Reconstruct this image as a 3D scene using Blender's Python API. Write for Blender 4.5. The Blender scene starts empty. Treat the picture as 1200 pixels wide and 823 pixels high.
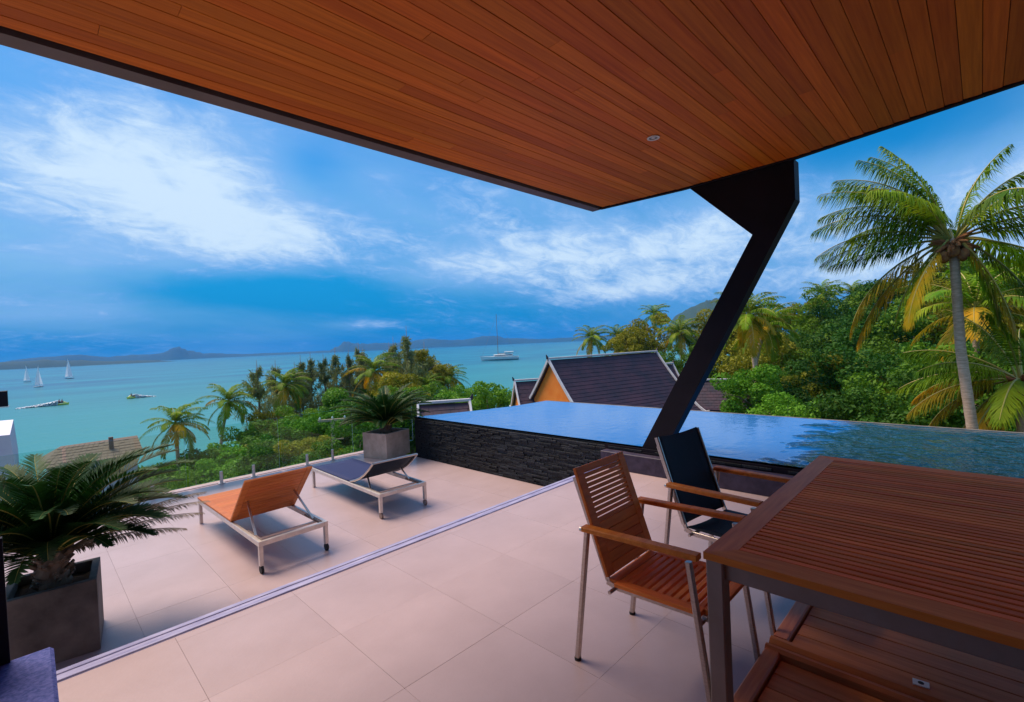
import bpy, math, random
import numpy as np
from mathutils import Vector, Matrix
R = math.radians
rnd = random.Random(7)
C = bpy.context.scene.collection
S = bpy.context.scene

# ------------------------------------------------------------------ camera
cam_d = bpy.data.cameras.new('camera')
cam = bpy.data.objects.new('camera', cam_d); C.objects.link(cam); S.camera = cam
cam_d.sensor_width = 36; cam_d.lens = 16.8126; cam_d.clip_start = .05; cam_d.clip_end = 60000
cam.matrix_world = Matrix(((.69998, .04391, -.71281, 0), (-.71276, -.02063, -.70111, 0), (-.04549, .99882, .01686, 1.6), (0, 0, 0, 1)))
S.render.resolution_x = 1024; S.render.resolution_y = 702
S.view_settings.view_transform = 'Standard'; S.view_settings.look = 'None'
S.view_settings.exposure = 0.30; S.view_settings.gamma = 1
S.cycles.max_bounces = 8; S.cycles.transparent_max_bounces = 12; S.cycles.volume_bounces = 0
S.cycles.use_denoising = True

# ------------------------------------------------------------------ sun and sky
SUN_AZ, SUN_EL = 108.0, 58.0
sd = bpy.data.lights.new('sun', 'SUN'); sun = bpy.data.objects.new('sun', sd); C.objects.link(sun)
sd.energy = 4.4; sd.angle = R(32); sd.color = (1, .80, .60)
sv = Vector((math.cos(R(SUN_AZ)) * math.cos(R(SUN_EL)), math.sin(R(SUN_AZ)) * math.cos(R(SUN_EL)), math.sin(R(SUN_EL))))
sun.rotation_euler = sv.to_track_quat('Z', 'Y').to_euler()

W = bpy.data.worlds.new('World'); S.world = W; W.use_nodes = True
wn = W.node_tree.nodes; wl = W.node_tree.links; wn.clear()
def N(tree, kind, **kw):
    n = tree.nodes.new(kind)
    for k, v in kw.items(): setattr(n, k, v)
    return n
def mth(tree, op, a, b=None, c=None, clamp=False):
    n = tree.nodes.new('ShaderNodeMath'); n.operation = op; n.use_clamp = clamp
    for i, v in enumerate((a, b, c)):
        if v is None: continue
        if isinstance(v, (int, float)): n.inputs[i].default_value = v
        else: tree.links.new(v, n.inputs[i])
    return n.outputs[0]
T = W.node_tree
out = N(T, 'ShaderNodeOutputWorld'); bg = N(T, 'ShaderNodeBackground'); bg.inputs['Strength'].default_value = .1
sky = N(T, 'ShaderNodeTexSky'); sky.sky_type = 'NISHITA'; sky.sun_disc = False
sky.sun_elevation = R(SUN_EL); sky.sun_rotation = R(90 - SUN_AZ); sky.air_density = 1.2; sky.dust_density = .3; sky.ozone_density = 3
tc = N(T, 'ShaderNodeTexCoord'); sep = N(T, 'ShaderNodeSeparateXYZ'); wl.new(tc.outputs['Generated'], sep.inputs[0])
X, Y, Z = sep.outputs
zc = mth(T, 'MAXIMUM', Z, 0.0)
az = mth(T, 'MULTIPLY', mth(T, 'ARCTAN2', Y, X), 57.2958); el = mth(T, 'MULTIPLY', mth(T, 'ARCSINE', zc), 57.2958)
den = mth(T, 'ADD', zc, .30)
cmb = N(T, 'ShaderNodeCombineXYZ')
wl.new(mth(T, 'DIVIDE', X, den), cmb.inputs[0]); wl.new(mth(T, 'DIVIDE', Y, den), cmb.inputs[1])
def wnoise(scale, detail, rough, off, sx=1, sy=1, rot=0, dist=0):
    mp = N(T, 'ShaderNodeMapping'); mp.inputs['Location'].default_value = off; mp.inputs['Scale'].default_value = (sx, sy, 1); mp.inputs['Rotation'].default_value = (0, 0, R(rot))
    wl.new(cmb.outputs[0], mp.inputs[0])
    n = N(T, 'ShaderNodeTexNoise'); n.inputs['Scale'].default_value = scale; n.inputs['Detail'].default_value = detail
    n.inputs['Roughness'].default_value = rough; n.inputs['Distortion'].default_value = dist
    wl.new(mp.outputs[0], n.inputs['Vector']); return n.outputs['Fac']
n1 = wnoise(1.5, 8, .58, (3.1, 1.7, 0), .6, 1.5, 40, .4)
n2 = wnoise(3.8, 9, .66, (0.4, 5.2, 0), .9, 1.25, 25, .8)
n3 = wnoise(8.5, 8, .68, (2.4, .2, 0), .9, 1.25, 40, .9)
def gauss(a, e, sa, se, w, rot=0):
    da = mth(T, 'SUBTRACT', az, a); de = mth(T, 'SUBTRACT', el, e)
    c, s = math.cos(R(rot)), math.sin(R(rot))
    u = mth(T, 'ADD', mth(T, 'MULTIPLY', da, c), mth(T, 'MULTIPLY', de, s)); v = mth(T, 'SUBTRACT', mth(T, 'MULTIPLY', de, c), mth(T, 'MULTIPLY', da, s))
    q = mth(T, 'ADD', mth(T, 'POWER', mth(T, 'ABSOLUTE', mth(T, 'DIVIDE', u, sa)), 2), mth(T, 'POWER', mth(T, 'ABSOLUTE', mth(T, 'DIVIDE', v, se)), 2))
    return mth(T, 'MULTIPLY', mth(T, 'EXPONENT', mth(T, 'MULTIPLY', q, -1)), w)
G = [(81, 17, 14, 8, .66), (72, 13, 10, 5, .40), (40, 9.5, 15, 3.2, .40, -6), (32, 5.4, 8, 1.5, .50), (17, 13.5, 10, 5, .40, -10), (3, 5.2, 12, 1.6, .50), (4, 9, 12, 4, .38), (40, 10, 17, 5, .16),
     (-8, 11, 9, 3.2, .50), (50, 15, 9, 5, .16), (61, 2.9, 4, .55, .45), (25, 9, 8, 3, .3), (90, 4.5, 14, 1.2, .16),
     (66, 19.5, 4.5, 3.2, -.38), (72, 6.5, 12, 2.6, -.50), (92, 23, 8, 4, -.25), (8, 17.5, 12, 3, -.4), (50, 5.5, 9, 2, -.16)]
acc = None
for g in G:
    v = gauss(*g); acc = v if acc is None else mth(T, 'ADD', acc, v)
acc = mth(T, 'ADD', acc, mth(T, 'MULTIPLY', mth(T, 'MAXIMUM', mth(T, 'SUBTRACT', mth(T, 'MULTIPLY', Z, .9), mth(T, 'MULTIPLY', mth(T, 'ADD', X, Y), .28)), 0), .45))  # extra unseen cloud overhead and behind the camera, added to whiten the ambient light
base = mth(T, 'ADD', mth(T, 'ADD', mth(T, 'MULTIPLY', n1, .85), mth(T, 'MULTIPLY', n2, .85)), mth(T, 'MULTIPLY', n3, .80))
dens = mth(T, 'ADD', mth(T, 'SUBTRACT', base, 1.25), mth(T, 'MULTIPLY', acc, .92))
cov = N(T, 'ShaderNodeMapRange'); cov.interpolation_type = 'SMOOTHSTEP'; cov.inputs['From Min'].default_value = -.14; cov.inputs['From Max'].default_value = .74
wl.new(dens, cov.inputs['Value'])
# clear-air colour: the physical sky, deepened
hs = N(T, 'ShaderNodeHueSaturation'); hs.inputs['Saturation'].default_value = 1.35; hs.inputs['Value'].default_value = 1
wl.new(sky.outputs[0], hs.inputs['Color'])
tint = N(T, 'ShaderNodeMix', data_type='RGBA', blend_type='MULTIPLY'); tint.inputs[0].default_value = 1; tint.inputs[7].default_value = (.10, .84, 1.08, 1)
wl.new(hs.outputs[0], tint.inputs[6])
# distant blue cloud bank low over the sea: caps the horizon glow
cap = N(T, 'ShaderNodeMapRange'); cap.interpolation_type = 'SMOOTHSTEP'; cap.inputs['From Min'].default_value = 24; cap.inputs['From Max'].default_value = 1; cap.inputs['To Min'].default_value = 0; cap.inputs['To Max'].default_value = .92
wl.new(el, cap.inputs['Value'])
bank = N(T, 'ShaderNodeMix', data_type='RGBA'); bank.inputs[7].default_value = (.0, 1.85, 5.0, 1)
wl.new(cap.outputs[0], bank.inputs[0]); wl.new(tint.outputs[2], bank.inputs[6])
cr = N(T, 'ShaderNodeValToRGB'); cr.color_ramp.elements[0].color = (1.3, 3.2, 7.4, 1); cr.color_ramp.elements[1].color = (5.4, 6.9, 8.4, 1)
cr.color_ramp.elements[0].position = .15; cr.color_ramp.elements[1].position = 1
wl.new(cov.outputs[0], cr.inputs[0])
mx = N(T, 'ShaderNodeMix', data_type='RGBA'); wl.new(cov.outputs[0], mx.inputs[0]); wl.new(bank.outputs[2], mx.inputs[6]); wl.new(cr.outputs[0], mx.inputs[7])
nv1 = wnoise(.9, 5, .5, (7.7, 3.3, 0), .8, 1.3, 30, .3)
vd = mth(T, 'ADD', mth(T, 'SUBTRACT', mth(T, 'MULTIPLY', nv1, 1.5), .72), mth(T, 'MULTIPLY', acc, .75))
vr = N(T, 'ShaderNodeMapRange'); vr.interpolation_type = 'SMOOTHSTEP'; vr.inputs['From Min'].default_value = -.25; vr.inputs['From Max'].default_value = .6; vr.inputs['To Max'].default_value = .75; wl.new(vd, vr.inputs['Value'])
veil = N(T, 'ShaderNodeMix', data_type='RGBA'); veil.inputs[7].default_value = (2.9, 5.0, 7.6, 1); wl.new(vr.outputs[0], veil.inputs[0]); wl.new(bank.outputs[2], veil.inputs[6]); wl.new(veil.outputs[2], mx.inputs[6])
wl.new(mx.outputs[2], bg.inputs['Color']); wl.new(bg.outputs[0], out.inputs[0])

# ------------------------------------------------------------------ materials
def material(name, col, rough=.6, metal=0, spec=.5, col2=None, nscale=6, stretch=(1, 1, 1), bump=0, bscale=None, randomize=0, detail=4, coord='Object', translucent=0, coat=0, ramp=(.35, .65)):
    m = bpy.data.materials.new(name); m.use_nodes = True; t = m.node_tree; b = t.nodes['Principled BSDF']
    b.inputs['Roughness'].default_value = rough; b.inputs['Metallic'].default_value = metal; b.inputs['Specular IOR Level'].default_value = spec
    b.inputs['Coat Weight'].default_value = coat
    c1 = (*col, 1); b.inputs['Base Color'].default_value = c1
    last = None
    if col2 or bump:
        tcn = N(t, 'ShaderNodeTexCoord'); mp = N(t, 'ShaderNodeMapping'); mp.inputs['Scale'].default_value = stretch
        oi = N(t, 'ShaderNodeObjectInfo'); ad = N(t, 'ShaderNodeVectorMath', operation='MULTIPLY_ADD')
        ad.inputs[1].default_value = (37, 53, 71); t.links.new(oi.outputs['Random'], ad.inputs[0]); t.links.new(tcn.outputs[coord], ad.inputs[2])
        t.links.new((ad.outputs[0] if randomize else tcn.outputs[coord]), mp.inputs[0])
        no = N(t, 'ShaderNodeTexNoise'); no.inputs['Scale'].default_value = nscale; no.inputs['Detail'].default_value = detail; no.inputs['Roughness'].default_value = .6
        t.links.new(mp.outputs[0], no.inputs['Vector'])
        if col2:
            mr = N(t, 'ShaderNodeMapRange'); mr.inputs['From Min'].default_value = ramp[0]; mr.inputs['From Max'].default_value = ramp[1]; t.links.new(no.outputs['Fac'], mr.inputs[0])
            mi = N(t, 'ShaderNodeMix', data_type='RGBA'); mi.inputs[6].default_value = c1; mi.inputs[7].default_value = (*col2, 1)
            t.links.new(mr.outputs[0], mi.inputs[0]); last = mi.outputs[2]
        if bump:
            bn = N(t, 'ShaderNodeBump'); bn.inputs['Strength'].default_value = bump; bn.inputs['Distance'].default_value = .02
            if bscale:
                no2 = N(t, 'ShaderNodeTexNoise'); no2.inputs['Scale'].default_value = bscale; no2.inputs['Detail'].default_value = 3; t.links.new(mp.outputs[0], no2.inputs['Vector']); t.links.new(no2.outputs['Fac'], bn.inputs['Height'])
            else: t.links.new(no.outputs['Fac'], bn.inputs['Height'])
            t.links.new(bn.outputs[0], b.inputs['Normal'])
    if randomize:
        oi2 = N(t, 'ShaderNodeObjectInfo'); h = N(t, 'ShaderNodeHueSaturation')
        mrv = N(t, 'ShaderNodeMapRange'); mrv.inputs['To Min'].default_value = 1 - randomize; mrv.inputs['To Max'].default_value = 1 + randomize
        t.links.new(oi2.outputs['Random'], mrv.inputs[0]); t.links.new(mrv.outputs[0], h.inputs['Value'])
        mrh = N(t, 'ShaderNodeMapRange'); mrh.inputs['To Min'].default_value = .5 - randomize * .03; mrh.inputs['To Max'].default_value = .5 + randomize * .03
        fr = mth(t, 'FRACT', mth(t, 'MULTIPLY', oi2.outputs['Random'], 17.3)); t.links.new(fr, mrh.inputs[0]); t.links.new(mrh.outputs[0], h.inputs['Hue'])
        if last is None: h.inputs['Color'].default_value = c1
        else: t.links.new(last, h.inputs['Color'])
        last = h.outputs[0]
    if last is not None: t.links.new(last, b.inputs['Base Color'])
    if translucent:
        tr = N(t, 'ShaderNodeBsdfTranslucent'); ms = N(t, 'ShaderNodeMixShader'); ms.inputs[0].default_value = translucent
        if last is not None: t.links.new(last, tr.inputs['Color'])
        else: tr.inputs['Color'].default_value = c1
        o = t.nodes['Material Output']; t.links.new(b.outputs[0], ms.inputs[1]); t.links.new(tr.outputs[0], ms.inputs[2]); t.links.new(ms.outputs[0], o.inputs['Surface'])
    return m
M = {}
M['ceil'] = material('ceiling_timber', (.48, .104, .007), .5, col2=(.68, .18, .014), nscale=3, stretch=(.5, 14, 6), bump=.05, randomize=.17, spec=.2, ramp=(.3, .7))
M['teak'] = material('table_timber', (.68, .143, .026), .6, col2=(.90, .262, .052), nscale=4, stretch=(9, .7, 9), bump=.1, randomize=.18, spec=.14, ramp=(.3, .7))
M['teakx'] = material('seat_timber', (.62, .148, .018), .5, col2=(.82, .245, .038), nscale=4, stretch=(.8, 9, 9), bump=.1, randomize=.14, spec=.22, ramp=(.3, .7))
M['lteak'] = material('lounger_timber', (.46, .115, .02), .5, col2=(.58, .165, .034), nscale=4, stretch=(.8, 9, 9), bump=.08, randomize=.1, spec=.35)
M['deck'] = material('deck_timber', (.52, .145, .042), .5, col2=(.70, .23, .075), nscale=4, stretch=(9, .6, 9), bump=.12, randomize=.14, spec=.22, ramp=(.3, .7))
M['kerb'] = material('kerb_timber', (.52, .14, .05), .45, col2=(.66, .22, .08), nscale=4, stretch=(.7, 8, 8), bump=.1, randomize=.1, spec=.25)
M['tile'] = material('terrace_tile', (.385, .285, .29), .36, col2=(.43, .322, .333), nscale=1.9, bump=.05, bscale=60, randomize=.016, spec=.5, detail=8)
M['grout'] = material('grout', (.37, .275, .28), .8)
M['nosing'] = material('step_nosing', (.24, .23, .40), .4, col2=(.42, .40, .58), nscale=5, stretch=(1, 5, 1), spec=.4, coat=.0, detail=8)
M['metal'] = material('brushed_steel', (.56, .49, .45), .36, metal=1, col2=(.44, .38, .35), nscale=30, stretch=(1, 1, 8))
M['apron'] = material('grey_metal', (.24, .17, .14), .55, metal=.2, col2=(.30, .22, .19), nscale=5)
M['black'] = material('black_steel', (.006, .004, .008), .6, spec=.18, col2=(.010, .007, .013), nscale=3)
M['fascia'] = material('fascia_paint', (.11, .085, .09), .6, col2=(.15, .12, .125), nscale=2, detail=6)
M['dark'] = material('dark_recess', (.015, .01, .01), .8)
M['white'] = material('white_paint', (.8, .8, .78), .5, col2=(.7, .69, .66), nscale=2)
M['navy'] = material('navy_mesh', (.012, .028, .075), .75, col2=(.02, .042, .10), nscale=160, bump=.2, spec=.25)
M['navyblack'] = material('black_navy_mesh', (.008, .015, .028), .7, col2=(.013, .024, .045), nscale=160, bump=.2, spec=.25)
M['loungeblue'] = material('royal_mesh', (.009, .018, .075), .75, col2=(.014, .026, .11), nscale=160, bump=.2, spec=.3)
M['bluecloth'] = material('blue_cloth', (.02, .04, .20), .85, col2=(.09, .10, .34), nscale=70, bump=.3, detail=6)
M['stone'] = material('ledger_stone', (.006, .008, .011), .5, col2=(.022, .026, .033), nscale=14, bump=.4, randomize=.6, spec=.22)
M['plinth'] = material('plinth_stone', (.03, .022, .042), .55, col2=(.055, .042, .075), nscale=12, bump=.1, spec=.3)
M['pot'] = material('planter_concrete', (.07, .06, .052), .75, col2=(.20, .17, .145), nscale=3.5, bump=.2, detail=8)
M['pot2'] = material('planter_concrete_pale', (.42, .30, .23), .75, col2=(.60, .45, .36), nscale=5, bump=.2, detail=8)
M['soil'] = material('soil', (.03, .022, .018), .95, bump=.6, nscale=30)
M['rubber'] = material('rubber', (.012, .012, .012), .7)
M['rope'] = material('thatch', (.12, .085, .066), .9, col2=(.23, .165, .125), nscale=16, stretch=(3, .5, 3), bump=.6, detail=8)
M['orange'] = material('orange_wall', (.85, .20, .012), .7, col2=(.9, .26, .03), nscale=2)
M['shingle'] = material('roof_shingle', (.022, .016, .032), .6, col2=(.06, .025, .042), nscale=1.4, bump=.15, spec=.4, detail=8)
M['lilac'] = material('render_wall', (.62, .58, .72), .6, col2=(.68, .65, .76), nscale=2)
M['pole'] = material('weathered_pole', (.44, .30, .19), .8, col2=(.58, .43, .30), nscale=8, stretch=(3, 3, .5))
M['trunk'] = material('palm_bark', (.44, .29, .19), .85, col2=(.70, .49, .35), nscale=7, stretch=(1, 1, 7), bump=.5)
M['bark'] = material('tree_bark', (.16, .11, .075), .9, col2=(.26, .19, .13), nscale=8, stretch=(2, 2, .6), bump=.5)
M['rachis'] = material('frond_stem', (.30, .30, .06), .5, col2=(.42, .30, .06), nscale=3)
M['rust'] = material('crown_fibre', (.20, .07, .025), .9, col2=(.38, .16, .05), nscale=12, bump=.5)
M['frond'] = material('frond_green', (.085, .21, .006), .55, col2=(.23, .31, .010), nscale=.9, randomize=.3, spec=.12, translucent=.35)
M['frond_y'] = material('frond_yellowing', (.26, .26, .012), .5, col2=(.62, .34, .015), nscale=1.1, randomize=.2, spec=.12, translucent=.35)
M['frond_dry'] = material('frond_dry', (.58, .46, .34), .8, col2=(.26, .19, .12), nscale=3, randomize=.2)
M['cycad'] = material('cycad_leaf', (.007, .038, .005), .6, col2=(.018, .075, .009), nscale=3, randomize=.3, spec=.22, translucent=.15)
def leafmat(n, a, b): return material(n, a, .6, col2=b, nscale=.9, randomize=.22, spec=.18, translucent=.3, detail=6, ramp=(.3, .7))
M['leaf_dark'] = leafmat('leaf_dark', (.022, .085, .006), (.06, .16, .012))
M['leaf_mid'] = leafmat('leaf_mid', (.06, .16, .007), (.15, .28, .014))
M['leaf_bright'] = leafmat('leaf_bright', (.07, .22, .010), (.17, .36, .022))
M['leaf_olive'] = leafmat('leaf_olive', (.18, .20, .010), (.34, .31, .016))
M['leaf_grey'] = leafmat('leaf_needle', (.13, .18, .05), (.30, .31, .12))
M['ground'] = material('earth', (.10, .085, .05), .95, col2=(.05, .09, .02), nscale=.25, bump=.3, detail=8)
M['sand'] = material('sand', (.55, .46, .34), .95)
M['isle'] = material('forested_island', (.02, .05, .03), .95, col2=(.035, .07, .04), nscale=.004, detail=8, coord='Object')
M['foam'] = material('foam', (.85, .88, .9), .7)
M['sail'] = material('sailcloth', (.85, .88, .9), .6, translucent=.3)
M['jetyellow'] = material('yellow_hull', (.95, .80, .10), .3, coat=.5)
M['green'] = material('green_hull', (.06, .30, .08), .3, coat=.5)
M['vest'] = material('red_vest', (.6, .08, .04), .7)
M['skin'] = material('skin', (.42, .22, .14), .6)
M['trouser'] = material('dark_shorts', (.02, .025, .04), .8)
M['barge'] = material('weathered_white', (.50, .48, .52), .7, col2=(.62, .60, .62), nscale=2)
M['stainless'] = material('stainless', (.72, .64, .58), .4, metal=.5, col2=(.60, .54, .50), nscale=20)
M['teal'] = material('teal_paint', (.08, .42, .45), .5)
M['glasswin'] = material('dark_glass', (.02, .03, .04), .08)

g = bpy.data.materials.new('balustrade_glass'); g.use_nodes = True; t = g.node_tree; t.nodes.clear()
o = N(t, 'ShaderNodeOutputMaterial'); gl = N(t, 'ShaderNodeBsdfGlossy'); gl.inputs['Roughness'].default_value = .02; tr = N(t, 'ShaderNodeBsdfTransparent'); tr.inputs['Color'].default_value = (.86, .95, .92, 1)
fr = N(t, 'ShaderNodeFresnel'); fr.inputs['IOR'].default_value = 1.35; ms = N(t, 'ShaderNodeMixShader'); t.links.new(fr.outputs[0], ms.inputs[0]); t.links.new(tr.outputs[0], ms.inputs[1]); t.links.new(gl.outputs[0], ms.inputs[2]); t.links.new(ms.outputs[0], o.inputs[0])
M['glass'] = g

def watermat(name, col, rough, waves, spec=.5, maskx=None, col2=None):
    m = bpy.data.materials.new(name); m.use_nodes = True; t = m.node_tree; b = t.nodes['Principled BSDF']
    b.inputs['Base Color'].default_value = (*col, 1); b.inputs['Roughness'].default_value = rough; b.inputs['IOR'].default_value = 1.33; b.inputs['Specular IOR Level'].default_value = spec
    tcn = N(t, 'ShaderNodeTexCoord'); h = None
    for sc, st, amp in waves:
        mp = N(t, 'ShaderNodeMapping'); mp.inputs['Scale'].default_value = st; t.links.new(tcn.outputs['Object'], mp.inputs[0])
        no = N(t, 'ShaderNodeTexNoise'); no.inputs['Scale'].default_value = sc; no.inputs['Detail'].default_value = 3; t.links.new(mp.outputs[0], no.inputs['Vector'])
        v = mth(t, 'MULTIPLY', no.outputs['Fac'], amp); h = v if h is None else mth(t, 'ADD', h, v)
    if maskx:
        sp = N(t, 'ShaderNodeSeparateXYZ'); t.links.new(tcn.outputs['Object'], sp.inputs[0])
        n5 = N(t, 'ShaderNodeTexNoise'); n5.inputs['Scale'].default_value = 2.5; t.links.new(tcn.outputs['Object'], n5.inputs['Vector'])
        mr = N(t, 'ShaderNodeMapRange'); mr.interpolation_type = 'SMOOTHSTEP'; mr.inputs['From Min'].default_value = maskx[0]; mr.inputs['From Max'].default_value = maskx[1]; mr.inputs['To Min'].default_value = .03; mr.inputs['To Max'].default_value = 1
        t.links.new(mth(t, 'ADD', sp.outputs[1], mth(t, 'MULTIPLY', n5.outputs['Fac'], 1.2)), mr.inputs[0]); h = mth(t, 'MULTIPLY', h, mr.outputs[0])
    bn = N(t, 'ShaderNodeBump'); bn.inputs['Strength'].default_value = 1; bn.inputs['Distance'].default_value = 1; t.links.new(h, bn.inputs['Height']); t.links.new(bn.outputs[0], b.inputs['Normal'])
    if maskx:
        mi = N(t, 'ShaderNodeMix', data_type='RGBA'); mi.inputs[6].default_value = (*col, 1); mi.inputs[7].default_value = (.004, .045, .075, 1); t.links.new(mr.outputs[0], mi.inputs[0]); t.links.new(mi.outputs[2], b.inputs['Base Color'])  # rippled part: base colour darkened to imitate the dark reflections of the palms
    if col2:
        n3 = N(t, 'ShaderNodeTexNoise'); n3.inputs['Scale'].default_value = .011; n3.inputs['Detail'].default_value = 5
        mp = N(t, 'ShaderNodeMapping'); mp.inputs['Scale'].default_value = (1, 2.2, 1); mp.inputs['Rotation'].default_value = (0, 0, R(35)); t.links.new(tcn.outputs['Object'], mp.inputs[0]); t.links.new(mp.outputs[0], n3.inputs['Vector'])
        mr = N(t, 'ShaderNodeMapRange'); mr.inputs['From Min'].default_value = .38; mr.inputs['From Max'].default_value = .62; t.links.new(n3.outputs['Fac'], mr.inputs[0])
        mi = N(t, 'ShaderNodeMix', data_type='RGBA'); mi.inputs[6].default_value = (*col, 1); mi.inputs[7].default_value = (*col2, 1); t.links.new(mr.outputs[0], mi.inputs[0])
        dt = N(t, 'ShaderNodeVectorMath', operation='DOT_PRODUCT'); dt.inputs[1].default_value = (.3, .95, 0); t.links.new(tcn.outputs['Object'], dt.inputs[0])
        md = N(t, 'ShaderNodeMapRange'); md.interpolation_type = 'SMOOTHSTEP'; md.inputs['From Min'].default_value = 60; md.inputs['From Max'].default_value = 420; t.links.new(dt.outputs['Value'], md.inputs[0])
        ms_ = N(t, 'ShaderNodeMix', data_type='RGBA'); ms_.inputs[6].default_value = (.03, .22, .215, 1); t.links.new(md.outputs[0], ms_.inputs[0]); t.links.new(mi.outputs[2], ms_.inputs[7]); t.links.new(ms_.outputs[2], b.inputs['Base Color'])
    return m
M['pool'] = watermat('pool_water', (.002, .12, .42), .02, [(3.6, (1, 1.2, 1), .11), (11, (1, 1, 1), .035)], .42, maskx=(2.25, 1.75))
M['sea'] = watermat('sea_water', (.004, .095, .17), .3, [(.5, (1, 2.5, 1), .10), (.08, (1, 2, 1), .35)], .35, col2=(.010, .20, .26))

# ------------------------------------------------------------------ mesh helpers
class MB:
    def __init__(s): s.v = []; s.f = []; s.m = []
    def add(s, vs, fs, mi=0):
        n = len(s.v); s.v += [tuple(p) for p in vs]; s.f += [tuple(i + n for i in q) for q in fs]; s.m += [mi] * len(fs); return s
    def box(s, x0, x1, y0, y1, z0, z1, mi=0):
        return s.add([(x0, y0, z0), (x1, y0, z0), (x1, y1, z0), (x0, y1, z0), (x0, y0, z1), (x1, y0, z1), (x1, y1, z1), (x0, y1, z1)],
                     [(0, 3, 2, 1), (4, 5, 6, 7), (0, 1, 5, 4), (1, 2, 6, 5), (2, 3, 7, 6), (3, 0, 4, 7)], mi)
    def bar(s, a, b, w, h, up=(0, 0, 1), ch=.12, mi=0, w2=None, h2=None):
        """chamfered bar from a to b, w across, h along 'up'"""
        a = Vector(a); b = Vector(b); d = (b - a).normalized(); up = Vector(up)
        sx = d.cross(up)
        if sx.length < 1e-4: sx = d.cross(Vector((1, 0, 0)))
        sx.normalize(); uz = sx.cross(d).normalized(); vs = []
        for p, ww, hh in ((a, w, h), (b, w2 or w, h2 or h)):
            c = ch * min(ww, hh)
            for u, v in ((-ww / 2 + c, -hh / 2), (ww / 2 - c, -hh / 2), (ww / 2, -hh / 2 + c), (ww / 2, hh / 2 - c), (ww / 2 - c, hh / 2), (-ww / 2 + c, hh / 2), (-ww / 2, hh / 2 - c), (-ww / 2, -hh / 2 + c)):
                vs.append(p + sx * u + uz * v)
        fs = [(i, (i + 1) % 8, 8 + (i + 1) % 8, 8 + i) for i in range(8)] + [tuple(range(7, -1, -1)), tuple(range(8, 16))]
        return s.add(vs, fs, mi)
    def tube(s, pts, rs, n=8, mi=0, cap=True):
        pts = [Vector(p) for p in pts]
        if isinstance(rs, (int, float)): rs = [rs] * len(pts)
        vs = []; ref = None
        for i, p in enumerate(pts):
            d = (pts[min(i + 1, len(pts) - 1)] - pts[max(i - 1, 0)]).normalized()
            if ref is None: ref = d.cross(Vector((0, 0, 1)) if abs(d.z) < .9 else Vector((1, 0, 0))).normalized()
            ref = (ref - d * ref.dot(d)).normalized(); bi = d.cross(ref)
            for k in range(n): vs.append(p + (ref * math.cos(k * 2 * math.pi / n) + bi * math.sin(k * 2 * math.pi / n)) * rs[i])
        fs = [(i * n + k, i * n + (k + 1) % n, (i + 1) * n + (k + 1) % n, (i + 1) * n + k) for i in range(len(pts) - 1) for k in range(n)]
        if cap: fs += [tuple(range(n - 1, -1, -1)), tuple(range((len(pts) - 1) * n, len(pts) * n))]
        return s.add(vs, fs, mi)
    def prism(s, poly, axis, lo, hi, mi=0):
        """extrude a 2-D polygon along an axis; poly gives the two other coordinates in x,y,z order"""
        n = len(poly); vs = []
        for q in (lo, hi):
            for u, v in poly: vs.append((q, u, v) if axis == 0 else (u, q, v) if axis == 1 else (u, v, q))
        return s.add(vs, [tuple(range(n)), tuple(range(2 * n - 1, n - 1, -1))] + [(i, i + n, (i + 1) % n + n, (i + 1) % n) for i in range(n)], mi)
    def mesh(s, name, mats, smooth=False):
        me = bpy.data.meshes.new(name); me.from_pydata(s.v, [], s.f)
        for m_ in (mats if isinstance(mats, (list, tuple)) else [mats]): me.materials.append(m_)
        if any(s.m): me.polygons.foreach_set('material_index', s.m)
        if smooth: me.polygons.foreach_set('use_smooth', [True] * len(me.polygons))
        me.validate(); me.update()
        import bmesh as bm_
        b = bm_.new(); b.from_mesh(me); bm_.ops.recalc_face_normals(b, faces=b.faces); b.to_mesh(me); b.free()
        return me
    def build(s, name, mats, parent=None, loc=(0, 0, 0), smooth=False):
        return link(name, s.mesh(name, mats, smooth), parent, loc)
def link(name, me, parent=None, loc=(0, 0, 0), rot=(0, 0, 0)):
    o = bpy.data.objects.new(name, me); C.objects.link(o); o.location = loc; o.rotation_euler = rot
    if parent: o.parent = parent
    return o
def tag(o, label=None, cat=None, group=None, kind=None):
    if label: o['label'] = label
    if cat: o['category'] = cat
    if group: o['group'] = group
    if kind: o['kind'] = kind
    return o
def empty(name, label, cat, loc=(0, 0, 0), rz=0, group=None):
    o = bpy.data.objects.new(name, None); C.objects.link(o); o.location = loc; o.rotation_euler = (0, 0, rz); o.empty_display_size = .2
    return tag(o, label, cat, group)
def copy_tree(o, parent=None):
    c = o.copy(); C.objects.link(c)
    if parent: c.parent = parent
    for ch in list(o.children): copy_tree(ch, c)
    return c

# ================================================================== THE VILLA: terraces, pool, roof
LOW = -.46
# upper terrace
up = MB().box(-4, 5.08, -4, 3.44, -.45, -.012).build('upper_terrace', M['grout']); tag(up, kind='structure')
tile_me = {}
def tile(w, d):
    k = (round(w, 3), round(d, 3))
    if k not in tile_me: tile_me[k] = MB().bar((0, -d / 2, 0), (0, d / 2, 0), w, .02, ch=.012).mesh('tile', M['tile'])
    return tile_me[k]
def tiling(parent, x0, x1, y0, y1, jx, jy, p, z):
    xs = sorted({x0, x1} | {jx + k * p for k in range(-20, 20) if x0 < jx + k * p < x1}); ys = sorted({y0, y1} | {jy + k * p for k in range(-20, 20) if y0 < jy + k * p < y1})
    for a, b in zip(xs, xs[1:]):
        for c, d in zip(ys, ys[1:]):
            if b - a < .02 or d - c < .02: continue
            link('tile', tile(b - a - .0013, d - c - .0013), parent, ((a + b) / 2, (c + d) / 2, z - .01 + rnd.uniform(-.0004, .0004)))
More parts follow.
